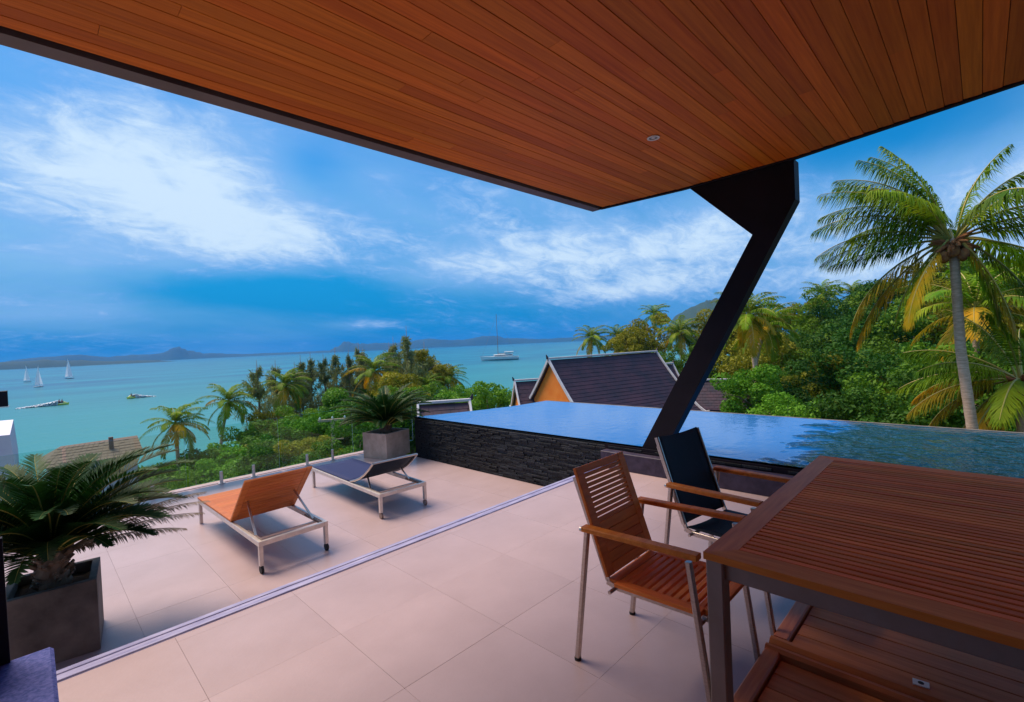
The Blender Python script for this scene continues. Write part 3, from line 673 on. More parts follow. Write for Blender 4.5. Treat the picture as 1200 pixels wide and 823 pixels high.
for q in range(3):
    for k in range(n): a0 = 1 + q * n; fs.append((a0 + k, a0 + n + k, a0 + n + (k + 1) % n, a0 + (k + 1) % n))
tag(mb.add(vs, fs).build('sea', M['sea']), kind='structure')
def ridge(name, pts, depth, seed, m, rough=1):
    """hills from a list of (x, y, height) along a shore, with rounded depth and rough slopes"""
    rg = random.Random(seed); q = []
    for (a, b) in zip(pts, pts[1:]):
        for k in range(8):
            t_ = k / 8; t2 = t_ * t_ * (3 - 2 * t_); q.append((a[0] + (b[0] - a[0]) * t_, a[1] + (b[1] - a[1]) * t_, a[2] + (b[2] - a[2]) * t2))
    q.append(pts[-1]); mb = MB(); vs = []; cs = 9; n_ = len(q)
    hh = [p[2] - SEA for p in q]; nz = 0
    for i, (x, y, z_) in enumerate(q):
        d = Vector((x, y, 0)).normalized(); nz = nz * .6 + rg.uniform(-1, 1) * .05 * rough
        for j in range(cs):
            t_ = j / (cs - 1); prof = math.sin(math.pi * t_) ** .8; p = Vector((x, y, 0)) + d * (depth * (t_ - .5))
            ends = min(1, i / 3, (n_ - 1 - i) / 3)
            vs.append((p.x, p.y, SEA - 1.5 + hh[i] * prof * ends * (1 + nz + rg.uniform(-.07, .07) * rough) * (1 if abs(j - cs // 2) > 0 else 1.0)))
    mb.add(vs, [(i * cs + j, (i + 1) * cs + j, (i + 1) * cs + j + 1, i * cs + j + 1) for i in range(n_ - 1) for j in range(cs - 1)])
    return tag(mb.build(name, m, smooth=True), kind='structure')
ridge('coastal_hills', [(-900, 2500, 30), (-300, 2590, 16), (36, 2600, 20), (146, 2596, 12), (250, 2588, 4), (500, 2560, -6)], 260, 1, M['isle'])
ridge('distant_hills', [(-300, 5200, 40), (317, 5190, 64), (447, 5181, 43), (813, 5136, 55), (954, 5112, 102), (1060, 5095, 60), (1152, 5071, 34), (1481, 4985, 14), (1800, 4880, 10), (2159, 4731, 12), (2230, 4700, 40), (2310, 4659, 92), (2400, 4610, 66), (2495, 4562, 64), (2793, 4386, 60), (3016, 4236, 84), (3270, 4030, 66), (3548, 3802, 90), (3713, 3641, 50), (3950, 3400, 30), (4189, 3081, 34), (4400, 2900, 40), (4600, 2500, 40)], 700, 2, M['isle'])
ridge('headland_hill', [(1165, 590, 20), (1177, 553, 58), (1191, 521, 74), (1205, 487, 88), (1216, 459, 93), (1227, 429, 82), (1240, 389, 52), (1248, 364, 24), (1256, 320, 0)], 420, 3, M['isle'], .2)

# ================================================================== vegetation
def quads(name, P_, Nrm, size, mat, asp=.55, rng=None):
    """many leaf-shaped quads: P (N,3) centres, Nrm (N,3) facing"""
    rng = rng or np.random.default_rng(1); n = len(P_)
    Nrm = Nrm / np.linalg.norm(Nrm, axis=1, keepdims=True); r = rng.normal(size=(n, 3)); u = np.cross(Nrm, r); u /= np.linalg.norm(u, axis=1, keepdims=True); v = np.cross(Nrm, u)
    s = (size * rng.uniform(.5, 1.3, n))[:, None]
    V = np.stack([P_ - u * s, P_ - v * s * asp + Nrm * s * .12, P_ + u * s, P_ + v * s * asp + Nrm * s * .12], 1).reshape(-1, 3)
    me = bpy.data.meshes.new(name); me.vertices.add(4 * n); me.vertices.foreach_set('co', V.astype(np.float32).ravel())
    me.loops.add(4 * n); me.loops.foreach_set('vertex_index', np.arange(4 * n, dtype=np.int32)); me.polygons.add(n)
    me.polygons.foreach_set('loop_start', np.arange(0, 4 * n, 4, dtype=np.int32)); me.polygons.foreach_set('loop_total', np.full(n, 4, np.int32))
    me.materials.append(mat); me.update(); me.validate(); return me
def crown_points(rng, n, kind):
    """points and normals inside a unit crown (radius 1 across, 0..~1.6 high)"""
    nc = {'dense': 52, 'airy': 36, 'round': 70}[kind]; cs = []
    while len(cs) < nc:
        p = rng.uniform(-1, 1, 3)
        if np.linalg.norm(p) > 1 or np.linalg.norm(p) < .35 and kind != 'airy': continue
        cs.append(p * (1, 1, {'dense': .85, 'airy': .8, 'round': .75}[kind]))
    cs = np.array(cs); cr = rng.uniform(.14, .30, nc); w = cr ** 2; idx = rng.choice(nc, n, p=w / w.sum())
    d = rng.normal(size=(n, 3)); d /= np.linalg.norm(d, axis=1, keepdims=True); rad = cr[idx] * rng.uniform(.55, 1.12, n) ** .6
    P_ = cs[idx] + d * rad[:, None] * (1, 1, .75)
    Nn = d * .7 + rng.normal(size=(n, 3)) * .75 + np.array([0, 0, .35])
    P_[:, 2] += .8
    return P_, Nn
crowns = {}
def crown_mesh(kind, mat, n, leaf, var):
    k = (kind, mat, n, round(leaf, 3), var)
    if k not in crowns:
        rng = np.random.default_rng(hash((kind, n, var)) % 1000 if False else (len(kind) * 31 + n + var * 7) % 9973)
        if kind == 'needle':
            m_ = n; t_ = rng.uniform(0, 1, m_) ** .8; nb = 38; bz = rng.uniform(0, 1, nb); ba = rng.uniform(0, 6.28, nb); b = rng.integers(0, nb, m_)
            bl_ = rng.uniform(.55, 1.25, nb)[b]; zz = bz[b] * 1.9 + rng.normal(0, .04, m_); rr_ = (1 - bz[b] ** 1.4 * .88) * rng.uniform(.05, 1, m_) * bl_
            P_ = np.stack([np.cos(ba[b]) * rr_, np.sin(ba[b]) * rr_, zz + rr_ * .55], 1) + rng.normal(0, .045, (m_, 3)); Nn = rng.normal(size=(m_, 3))
            me = quads('crown', P_, Nn, np.full(m_, leaf), M[mat], .16, rng)
        else:
            P_, Nn = crown_points(rng, n, kind); me = quads('crown', P_, Nn, np.full(n, leaf), M[mat], .55, rng)
        crowns[k] = me
    return crowns[k]
trunks = {}
def trunk_mesh(h, cr, var):
    """tapered trunk of unit scale with limbs reaching into the crown"""
    k = var
    if k not in trunks:
        rg = random.Random(100 + var); mb = MB()
        pts = [(0, 0, -1.0), (0, 0, -.5), (.03, .02, -.1), (.0, .05, .3), (.05, 0, .8), (.02, .03, 1.3)]
        mb.tube(pts, [.10, .075, .06, .05, .03, .008], 8)
        for i in range(9):
            a = rg.uniform(0, 6.28); z0 = rg.uniform(-.15, .8); L = rg.uniform(.5, .95)
            mb.tube([(0.02, .03, z0), (math.cos(a) * L * .5, math.sin(a) * L * .5, z0 + L * .38), (math.cos(a) * L, math.sin(a) * L, z0 + L * .55)], [.032, .02, .006], 5)
        trunks[k] = mb.mesh('trunk', M['bark'], True)
    return trunks[k]
def tree(name, label, x, y, ztop, r, kind, mat, n=4200, leaf=.10, var=0, group=None, cat='tree', vs_=1.0):
    """crown radius r metres; ztop = height of the crown's top"""
    gz = float(terrain(x, y)); hc = (1.62 if kind != 'needle' else 2.35) * r * vs_
    a = empty(name, label, cat, (x, y, gz), rnd.uniform(0, 6.28), group)
    zb = ztop - gz - hc
    c = link('crown', crown_mesh(kind, mat, n, leaf, var), a, (0, 0, zb)); c.scale = (r, r, r * vs_)
    if kind == 'needle':
        H_ = ztop - gz; MB().tube([(0, 0, -.3), (.05, 0, H_ * .3), (0, .06, H_ * .65), (0, 0, H_ * .97)], [.16, .13, .08, .015], 7).build('trunk', M['bark'], a, smooth=True); return a
    tz = max(zb, .2 * r); tk = link('trunk', trunk_mesh(0, 0, var % 3), a, (0, 0, tz)); tk.scale = (r * .9, r * .9, min(max(tz, r * .6), r * .95))
    if tz > r * .95: MB().tube([(0, 0, -.3), (0, 0, tz - r * .8)], [.13 * r, .1 * r], 8).build('trunk_base', M['bark'], a, smooth=True)
    return a

def palm_fronds(rg, length, n=9):
    out_ = []
    for i in range(n):
        e0 = R(82 - i * 17); f = MB()
        frond(f, (0, 0, 0), 0, e0, length, R(92 - i * 5), 36, length * .25, .075 * length / 3, 1.0, .25, 72, 30, 1.15, rg.uniform(-.5, .5), .03 * length / 3, rg=rg)
        out_.append(f)
    return out_
rgp = random.Random(21)
pf = palm_fronds(rgp, 3.0)
PFG = [raw(f, 'frond', [M['rachis'], M['frond']]) for f in pf]; PFY = [raw(f, 'frond', [M['rachis'], M['frond_y']]) for f in pf]
def palm(label, x, y, zc, r, yellow=.4, lean=(0, 0), seed=0, n=17, group='coconut palms on the slope', tr=.13):
    rg = random.Random(seed); gz = float(terrain(x, y)); a = empty('coconut_palm', label, 'palm tree', (x, y, gz), 0, group); h = zc - gz
    pts = []; rs = []
    for i in range(13):
        t_ = i / 12; pts.append((lean[0] * (t_ * t_ - 1), lean[1] * (t_ * t_ - 1), -.3 + (h + .3) * t_)); rs.append(tr * (1.35 - .5 * min(1, t_ * 3) - .2 * t_) * (1 + .06 * (i % 2)))
    MB().tube(pts, rs, 9).build('trunk', M['trunk'], a, smooth=True)
    hd = MB()
    for i in range(9):
        aa = i * .7; p = Vector((math.cos(aa) * .16 * r / 2.6, math.sin(aa) * .16 * r / 2.6, h - .12 - .1 * (i % 3))); hd.tube([p + Vector((0, 0, -.11)), p + Vector((0, 0, -.05)), p + Vector((0, 0, .05)), p + Vector((0, 0, .10))], [.03, .1, .1, .03], 7)
    hd.build('coconuts', M['rust'], a, smooth=True)
    n = int(n * 1.5)
    for i in range(n):
        t_ = (i + .5) / n; vi = min(8, int(t_ ** 1.15 * 7.6)); o_ = link('frond', (PFY if t_ > .5 and rg.random() < yellow * 1.2 else PFG)[vi], a, (0, 0, h)); az_ = i * 2.399 + rg.uniform(-.2, .2); o_.rotation_euler = (0, 0, az_ - .35 * math.sin(az_ + R(40))); s = r / 2.35 * rg.uniform(.85, 1.1); o_.scale = (s, s, s)
    return a

# the large coconut palm behind the pool: each frond of its own
def big_palm(label, x, y, zc, specs, trunk_pts, trunk_r, seed, name='coconut_palm'):
    rg = random.Random(seed); a = empty(name, label, 'palm tree', (x, y, -4.7), 0, 'tall coconut palms just beyond the pool')
    n = len(trunk_pts) - 1; pts = []; rs = []
    for i in range(41):
        t_ = i / 40 * n; k = min(int(t_), n - 1); u = t_ - k; p = Vector(trunk_pts[k]).lerp(Vector(trunk_pts[k + 1]), u * u * (3 - 2 * u) * .3 + u * .7); pts.append(p - Vector((x, y, -4.7))); rs.append(trunk_r * (1.08 - .28 * i / 40) * (1 + .045 * (i % 2)))
    MB().tube(pts, rs, 14).build('trunk', M['trunk'], a, smooth=True)
    top = Vector(pts[-1]); fb = MB()
    for i in range(26):
        aa = rg.uniform(0, 6.28); e = rg.uniform(-.5, .9); d = Vector((math.cos(aa) * math.cos(e), math.sin(aa) * math.cos(e), math.sin(e))); p = top + Vector((0, 0, -.12)) + d * .06; fb.tube([p, p + d * .18, p + d * .36 + Vector((0, 0, -.05))], [.06, .05, .015], 6)
    fb.build('crown_fibre', M['rust'], a)
    cc = MB()
    for i in range(8):
        aa = i * .8; p = top + Vector((math.cos(aa) * .22, math.sin(aa) * .22, -.28 - .08 * (i % 2))); cc.tube([p + Vector((0, 0, -.13)), p + Vector((0, 0, -.08)), p + Vector((0, 0, .05)), p + Vector((0, 0, .12))], [.03, .10, .10, .03], 9)
    cc.build('coconuts', M['rust'], a, smooth=True)
    for (azd, ed, L, bd, yel) in specs:
        f = MB(); frond(f, top + Vector((.08 * math.cos(R(azd)), .08 * math.sin(R(azd)), 0)), R(azd), R(ed), L, R(bd), 96, L * .27, .028, 1.6, .10, 64, 22, 1.15, rg.uniform(-.25, .25), .028, stem=.16, rg=rg, wind=(0, .0, 0))
        o_ = link('frond', raw(f, 'frond', [M['rachis'], M['frond_y'] if yel else M['frond']]), a)
        if yel: o_['label'] = 'yellowing frond'
    return a
SP = [(90, 4, 2.2, 24, 0), (94, 30, 2.55, 66, 0), (88, 58, 2.8, 76, 0), (100, 72, 2.75, 66, 0), (78, 82, 2.7, 50, 0), (120, 80, 2.5, 40, 0), (-60, 84, 2.1, 44, 0), (-75, 70, 1.9, 54, 0), (-100, 58, 2.1, 80, 0), (-95, 46, 2.2, 104, 0), (-90, 12, 2.3, 50, 0), (-85, 28, 2.2, 70, 0),
      (-96, -14, 2.3, 44, 0), (-82, -38, 2.4, 44, 0), (-104, -56, 2.2, 26, 1), (92, -18, 2.7, 62, 1), (86, -32, 2.8, 44, 1), (98, -46, 2.0, 34, 0), (128, -48, 2.0, 34, 1), (-110, -60, 1.9, 24, 0), (5, 34, 2.4, 70, 0),
      (150, 56, 2.4, 66, 0), (-150, 44, 2.4, 76, 0), (94, 48, 2.75, 72, 0), (84, 68, 2.8, 62, 0), (108, 60, 2.8, 64, 0), (92, 78, 2.7, 50, 0), (70, 70, 2.7, 66, 0), (97, 18, 2.4, 50, 0), (30, 62, 2.5, 66, 0), (-30, 8, 2.5, 50, 0), (60, 40, 2.5, 60, 0)]
big_palm('tallest coconut palm, its whole crown against the sky behind the pool', 14, .3, 3.3, SP, [(14, -.05, -4.9), (14, .14, -1.2), (14, .33, 1.0), (14, .40, 3.40)], .098, 4)
SP2 = [(a, e, 2.15, b, y_) for a, e, b, y_ in ((95, 20, 60, 0), (85, 45, 60, 0), (110, 5, 60, 1), (80, -15, 55, 1), (100, -40, 40, 1), (140, -30, 50, 1), (170, 10, 60, 0), (-150, 30, 60, 0), (-100, 30, 60, 0), (-60, 20, 60, 0), (0, 60, 60, 0), (60, 75, 50, 0), (160, 70, 50, 0), (-120, -30, 50, 1), (125, -58, 30, 1), (30, 20, 60, 0), (-90, 70, 50, 0), (125, 35, 60, 0), (95, -62, 25, 1), (70, 10, 60, 1))]
big_palm('shorter coconut palm with yellow lower fronds at the right edge behind the pool', 15.2, -.62, .35, SP2, [(15.2, -.5, -4.9), (15.2, -.55, -2), (15.2, -.6, .3)], .10, 9)
palm('coconut palm half hidden behind the tallest palm trunk', 23, .15, 2.0, 2.1, .6, (0, 0), 12, 18, 'coconut palms on the slope')

# (label, x, y, crown height z, frond reach, yellow, trunk lean)
for i, (lb, x, y, zc, r, yl, ln_) in enumerate([
    ('wind blown coconut palm leaning over the brown roof by the water', 6.6, 37.4, -3.1, 2.3, .45, (0, .5)),
    ('slim coconut palm with its crown against the sea, right of the roof palm', 11.1, 42.6, -2.5, 2.5, .55, (1.0, 0)),
    ('coconut palm with orange centred crown among the needle trees', 17.0, 47.0, -1.9, 2.6, .6, (.2, 0)),
    ('coconut palm directly above the far planter, pale trunk showing', 25.4, 45.3, -1.2, 3.0, .75, (0, 0)),
    ('small coconut palm standing alone left of the moored yacht', 36.7, 47.5, -2.9, 2.7, .6, (0, 0)),
    ('first coconut palm of the headland row, nearest the yacht', 57.3, 40.3, 1.3, 3.3, .7, (0, 0)),
    ('second coconut palm of the headland row, dark crowned', 61.0, 38.3, 1.3, 3.2, .3, (0, 0)),
    ('coconut palm rising above the olive tree behind the roof ridge', 70.7, 37.4, 4.6, 3.2, .4, (0, 0)),
    ('coconut palm just left of the leaning column', 56.2, 26.3, 1.4, 3.6, .4, (0, 0)),
    ('coconut palm with a pale leaning trunk right of the column', 25.6, 8.35, 2.0, 2.2, .6, (.0, .35)),
    ('coconut palm with a short slanting trunk in the hillside wood', 28.9, 8.6, 1.4, 2.1, .4, (0, -1.1)),
    ('coconut palm showing above the hillside wood skyline', 73.5, 14.9, 5.6, 3.2, .3, (0, 0)),
    ('second coconut palm on the hillside skyline, close to the tallest palm', 61.0, 9.6, 4.6, 2.6, .2, (0, 0)),
    ('low coconut palm crown behind the yacht side shrubs', 31.0, 44.0, -3.2, 2.3, .3, (0, 0))]):
    palm(lb, x, y, zc + .45, r * (.86 if i in (2, 3, 4) else .76), yl * .5, ln_, 40 + i, 18, tr=.15)
# needle trees (casuarina)
NG = 'feathery needle trees on the slope'
for i, (lb, x, y, zt, r) in enumerate([
    ('narrow feathery needle tree between the two slim palms', 13.7, 43.9, .6, 1.6), ('feathery needle tree just right of the orange centred palm', 22.3, 53.6, 1.1, 1.7),
    ('low needle tree touching the orange centred palm', 19.3, 50.4, .2, 1.7), ('thin needle tree between two taller ones, above the utility pole', 22.7, 51.2, .9, 1.6),
    ('small needle tree in the gap between the slim palm and the orange centred palm', 17.0, 49.1, .5, 1.6), ('needle tree in front of the sea, right of the orange centred palm', 20.6, 52.1, .9, 1.7), ('needle tree half hidden behind the palm over the planter', 29.3, 55.8, 2.1, 2.0), ('needle tree beside the tallest, with an olive crown below it', 31.4, 51.1, 2.6, 2.1),
    ('needle tree standing tallest above the utility pole', 25.5, 54.3, 1.6, 1.9), ('sparse needle tree left of the palm over the planter', 26.0, 51.9, 1.2, 1.8), ('feathery needle tree close behind the palm over the planter', 28.3, 52.9, 1.4, 2.0),
    ('tallest needle tree, its tip against the far islands', 30.6, 46.9, 3.7, 2.3), ('needle tree immediately left of the tallest one', 32.0, 53.1, 2.0, 2.1), ('needle tree immediately right of the tallest one', 34.5, 49.1, 1.8, 2.1)]):
    tree('casuarina_tree', lb, x, y, zt + .85, r * 1.32, 'needle', 'leaf_grey', 2200, .10, i % 3, NG, vs_=1.5)
# broadleaf trees and bushes
BG = 'broadleaf trees on the slope below the terrace'
BT = [('olive green bushy tree right of the tallest needle tree', 33.2, 47.6, 1.1, 3.0, 'airy', 'leaf_olive'), ('second olive tree behind the needle trees', 37.5, 52.0, .2, 2.6, 'airy', 'leaf_olive'),
      ('bright rounded tree between yacht and orange gable', 22.9, 25.2, -1.05, 2.2, 'dense', 'leaf_bright'), ('bright green tree left of the rounded one by the pool end', 25.3, 31.0, -1.9, 2.5, 'dense', 'leaf_bright'),
      ('golden olive tree tall behind the tiled roof ridge', 59.6, 32.7, 4.9, 4.6, 'airy', 'leaf_olive'), ('olive tree left of the golden one behind the roof', 55.7, 33.9, 2.2, 3.0, 'airy', 'leaf_olive'),
      ('light green tree with upright branches right of the column', 24.5, 8.0, .15, 1.9, 'airy', 'leaf_bright'), ('clipped round bush of bright green above the pool edge', 20.3, 5.3, -.75, 1.35, 'round', 'leaf_bright'),
      ('leafy tree under the orange centred palm', 13.0, 33.6, -2.6, 2.3, 'airy', 'leaf_bright'), ('light green tree behind the utility pole', 19.1, 39.7, -2.2, 3.0, 'airy', 'leaf_bright'),
      ('bright bush just below the far sago palm', 13.8, 26.6, -2.3, 1.9, 'dense', 'leaf_bright'), ('low bush beyond the orange lounger', 9.1, 28.6, -3.1, 2.0, 'dense', 'leaf_mid'),
      ('shrubby tree beneath the slim sea palm', 7.7, 33.1, -4.0, 2.1, 'airy', 'leaf_bright'), ('low green shrub left of the slim palm trunk', 5.6, 27.4, -4.0, 1.7, 'dense', 'leaf_mid'),
      ('yellow green tree in front of the tallest needle tree', 26.0, 41.7, -.9, 3.0, 'airy', 'leaf_olive'), ('dark bush close behind the glass balustrade', 9.3, 22.1, -2.6, 1.7, 'airy', 'leaf_mid'),
      ('green tree filling the gap behind the far planter', 18.2, 30.5, -1.6, 2.6, 'dense', 'leaf_mid'), ('mid green tree behind the far sago palm', 21.5, 34.5, -1.6, 2.8, 'airy', 'leaf_mid'),
      ('dark green tree beside the curved white roof edge', 20.0, 27.5, -2.2, 2.0, 'dense', 'leaf_dark'), ('yellow green shrub by the slim palm foot', 11.0, 36.5, -4.4, 2.0, 'airy', 'leaf_olive'),
      ('broad bush under the roof palm', 5.0, 33.5, -5.2, 1.8, 'airy', 'leaf_mid'), ('green tree below the small lone palm', 33.5, 42.0, -3.4, 2.6, 'dense', 'leaf_mid'),
      ('small dark tree left of the orange gable roof', 29.0, 30.5, -2.6, 2.0, 'dense', 'leaf_mid'), ('rounded tree under the headland palms', 50.0, 33.0, -1.6, 2.8, 'dense', 'leaf_mid'),
      ('green tree behind the right end of the tiled roof', 40.0, 18.0, .4, 2.6, 'dense', 'leaf_mid'), ('tree just left of the column behind the white gable', 44.0, 23.0, .2, 3.0, 'airy', 'leaf_mid'),
      ('shaded tree low behind the clipped bush', 26.0, 7.0, -1.0, 2.0, 'dense', 'leaf_dark'),
      ('layered light green tree above the utility pole crossarm', 20.0, 41.4, -1.9, 3.0, 'airy', 'leaf_bright'), ('green tree left of the layered light green one', 15.2, 39.1, -2.5, 2.6, 'airy', 'leaf_mid'),
      ('olive tree in front of the needle tree row', 21.5, 38.7, -2.2, 2.6, 'airy', 'leaf_olive'), ('olive tree behind the far sago palm fronds', 25.5, 41.0, -.9, 3.0, 'airy', 'leaf_olive'),
      ('green tree under the olive crown beside the lone small palm', 28.8, 40.9, -1.9, 2.8, 'airy', 'leaf_mid'), ('bright tree between lone small palm and pool end', 26.7, 35.0, -2.6, 2.4, 'dense', 'leaf_bright'),
      ('bright tree directly left of the utility pole', 14.5, 32.9, -2.3, 2.3, 'airy', 'leaf_bright'), ('mid green tree between the slim palm and the pole', 12.7, 35.8, -3.1, 2.3, 'airy', 'leaf_mid'),
      ('bushy tree around the foot of the second slim palm', 9.6, 35.6, -4.5, 2.0, 'airy', 'leaf_bright'), ('dark tree right behind the utility pole', 17.1, 31.4, -2.0, 2.4, 'dense', 'leaf_dark'),
      ('wide bush between the slim sea palm and the roof palm', 9.1, 38.9, -4.4, 2.4, 'airy', 'leaf_bright'), ('wide low bush just right of the roof palm trunk', 7.4, 35.2, -4.1, 2.2, 'airy', 'leaf_mid'),
      ('green tree hiding the foot of the narrow needle tree', 12.4, 40.1, -3.2, 2.4, 'airy', 'leaf_mid'), ('yellow green tree below the orange centred palm crown', 14.1, 41.7, -3.0, 2.3, 'airy', 'leaf_olive'),
      ('yellow green bush behind the blue lounger', 9.8, 24.3, -2.6, 1.6, 'airy', 'leaf_olive'), ('dark tree in the gap left of the pool end', 20.8, 31.8, -2.3, 2.3, 'dense', 'leaf_dark')]
for i, (lb, x, y, zt, r, k, m_) in enumerate(BT):
    tree('broadleaf_tree', lb, x, y, zt, r, k, m_, 12000 if r > 2.4 else 9000, .036 if r > 2.4 else .042, i % 3, BG)
# hillside wood at the right: rows of crowns that can be told apart
ORD = ['first', 'second', 'third', 'fourth', 'fifth', 'sixth', 'seventh', 'eighth', 'ninth', 'tenth', 'eleventh', 'twelfth']
def wood(rowname, dist, tops, azs, rs, mats, seed):
    rg = random.Random(seed)
    for i, (zt, azd) in enumerate(zip(tops, azs)):
        d = dist * rg.uniform(.93, 1.07); m_ = mats[i % len(mats)]; r = rs * rg.uniform(.85, 1.2)
        tree('broadleaf_tree', '%s tree from the column, %s, in the %s row of the hillside wood' % (ORD[i], {'leaf_dark': 'dark green', 'leaf_mid': 'green', 'leaf_olive': 'olive', 'leaf_bright': 'light green'}[m_], rowname),
             d * math.cos(R(azd)), d * math.sin(R(azd)), zt + rg.uniform(-.3, .5), r, 'dense' if m_ != 'leaf_olive' else 'airy', m_, 13000, .034, rg.randrange(3), 'trees of the hillside wood')
wood('skyline', 62, [4.2, 4.3, 4.6, 5.1, 5.5, 6.0, 6.6, 7.0, 7.4, 7.6, 7.8], [20.5, 18, 15.5, 13, 10.5, 8, 5.5, 3, .5, -2, -5], 3.9, ['leaf_olive', 'leaf_mid', 'leaf_mid', 'leaf_olive', 'leaf_mid', 'leaf_dark', 'leaf_dark'], 5)
wood('middle', 44, [.8, 1.3, 1.6, 2.2, 2.6, 3.0, 3.2, 3.4, 3.6], [19.5, 16.5, 13.5, 10.5, 7.5, 4.5, 1.5, -1.5, -5], 3.4, ['leaf_olive', 'leaf_olive', 'leaf_mid', 'leaf_dark', 'leaf_dark', 'leaf_mid'], 6)
wood('lower', 32, [-.9, -.6, .1, .6, .9, 1.1, 1.4, 1.6], [17, 14, 10.5, 7.5, 4.0, 1.0, -2.5, -6], 2.9, ['leaf_mid', 'leaf_dark', 'leaf_olive', 'leaf_dark'], 7)
wood('nearest', 22, [-1.9, -.9, -.35, .2, .1, .3, .3], [10.5, 8.2, 6.0, 3.2, .4, -2.4, -5.4], 2.2, ['leaf_mid', 'leaf_dark', 'leaf_dark'], 8)
# undergrowth: what nobody could count
rng = np.random.default_rng(77); n = 260000
px = rng.uniform(0, 80, n); py = rng.uniform(11, 78, n); s_ = .3 * px + .95 * py
k = (s_ > 11) & (s_ < 68) & (np.hypot(px, py) < 70) & ((px < 30) | (py < 60))
px, py = px[k], py[k]; hgt = (np.sin(px * 1.3 + 2 * np.sin(py * .6)) * np.cos(py * 1.1 + 1.4 * np.sin(px * .5)) * .5 + .5) * 1.5 + .2
pz = terrain(px, py) + hgt * rng.uniform(.2, .9, len(px))
sz = .06 + .0028 * np.hypot(px, py)
Nn = rng.normal(size=(len(px), 3)) * .7 + np.array([0, -.2, .8])
me = quads('undergrowth', np.stack([px, py, pz], 1), Nn, sz, M['leaf_mid'], .55, rng)
tag(link('undergrowth', me), kind='stuff')

# ================================================================== buildings
def thai_roof(parent, apex, dirv, L, half, drop, m_wall, shing=True, thick=.12, ridge_up=.0):
    """steep gable roof from a ridge start, along dirv; white bargeboards, curved slopes"""
    ax = Vector((*dirv, 0)).normalized(); nv = Vector((ax.y, -ax.x, 0)); A = Vector(apex)
    def P_(u, v, off=0):      # u along ridge 0..L, v across 0..1 of slope
        sag = drop * (1 - (1 - v) ** 1.25) * 1.0
        return A + ax * u - Vector((0, 0, sag)) + Vector((0, 0, off))
    for sg in (1, -1):
        mb = MB(); nn = 8; vs = []
        for off in (0, -thick):
            for i in range(nn + 1):
                for u in (0, L): vs.append(P_(u, i / nn, off) + nv * (sg * half * i / nn))
        q = 2 * (nn + 1); fs = []
        for i in range(nn): a0 = 2 * i; fs += [(a0, a0 + 1, a0 + 3, a0 + 2), (q + a0, q + a0 + 2, q + a0 + 3, q + a0 + 1), (a0, a0 + 2, q + a0 + 2, q + a0), (a0 + 1, q + a0 + 1, q + a0 + 3, a0 + 3)]
        fs += [(2 * nn, 2 * nn + 1, q + 2 * nn + 1, q + 2 * nn)]
        mb.add(vs, fs); sl = mb.build('roof_slope', M['shingle'], parent)
        if shing:
            sh_ = MB(); rows_ = max(4, int(math.hypot(half, drop) / .22)); wd = .30
            for r_ in range(rows_):
                v0 = r_ / rows_; v1 = min(1, (r_ + 1.15) / rows_); u = (.15 if r_ % 2 else 0)
                while u < L - .05:
                    u1 = min(L, u + wd - .012); p0 = P_(u, v0) + nv * (sg * half * v0); p1 = P_(u1, v0) + nv * (sg * half * v0); p2 = P_(u1, v1) + nv * (sg * half * v1); p3 = P_(u, v1) + nv * (sg * half * v1)
                    o1 = Vector((0, 0, .015)); o2 = Vector((0, 0, .03 + rnd.uniform(0, .012))); sh_.add([p0 + o1, p1 + o1, p2 + o2, p3 + o2, p2, p3], [(0, 1, 2, 3), (3, 2, 4, 5)]); u += wd
            tag(sh_.build('shingles', M['shingle'], sl), kind='stuff')
    for u in (-.06, L + .06):
        for sg in (1, -1):
            mb = MB(); pts = [P_(u, i / 8, .06) + nv * (sg * half * i / 8) for i in range(9)]
            for p, q in zip(pts, pts[1:]): mb.bar(p, q, .08, .14, ch=.1)
            e = pts[-1]; mb.bar(e, e + nv * (sg * .25) + Vector((0, 0, .12)), .08, .16, w2=.04, h2=.05)
            mb.build('bargeboard', M['barge'], parent)
    MB().bar(P_(-.1, 0, .1), P_(L + .1, 0, .1), .14, .10).build('ridge_cap', M['barge'], parent)
    for u, s2 in ((-.1, -1), (L + .1, 1)):
        p = P_(u, 0, .1); MB().bar(p, p + ax * (s2 * .08) + Vector((0, 0, .2)), .10, .14, w2=.03, h2=.04).build('finial', M['shingle'], parent)
    for u in (.10, L - .10):
        vsg = [P_(u, i / 8, -.02 - thick * .5) + nv * (half * i / 8 * .97) for i in range(8, 0, -1)] + [P_(u, 0, -.02)] + [P_(u, i / 8, -.02 - thick * .5) - nv * (half * i / 8 * .97) for i in range(1, 9)]
        n_ = len(vsg); mb = MB(); mb.add([p for p in vsg] + [p + ax * .1 * (1 if u < 1 else -1) for p in vsg], [tuple(range(n_)), tuple(range(2 * n_ - 1, n_ - 1, -1))] + [(i, (i + 1) % n_, (i + 1) % n_ + n_, i + n_) for i in range(n_)])
        mb.build('gable_wall', m_wall, parent)
def house_body(parent, c, w, d, rz, z0, z1, m_):
    cz, sz_ = math.cos(rz), math.sin(rz); p = Vector((c[0], c[1], 0)); ax = Vector((cz, sz_, 0))
    return MB().bar(p - ax * (w / 2) + Vector((0, 0, (z0 + z1) / 2)), p + ax * (w / 2) + Vector((0, 0, (z0 + z1) / 2)), d, z1 - z0, ch=.002).build('wall', m_, parent)
th = empty('thai_house', 'orange gabled Thai house with a steep dark shingled roof beyond the pool', 'house', (0, 0, 0))
dvm = Vector((8.0, -1.8, 0)).normalized()
thai_roof(th, (19.1, 16.1, .60), (8.0, -1.8), 8.2, 3.3, 3.4, M['orange'])
house_body(th, (19.1 + dvm.x * 4.1, 16.1 + dvm.y * 4.1), 7.4, 5.2, math.atan2(-1.8, 8), -6.5, -2.6, M['orange'])
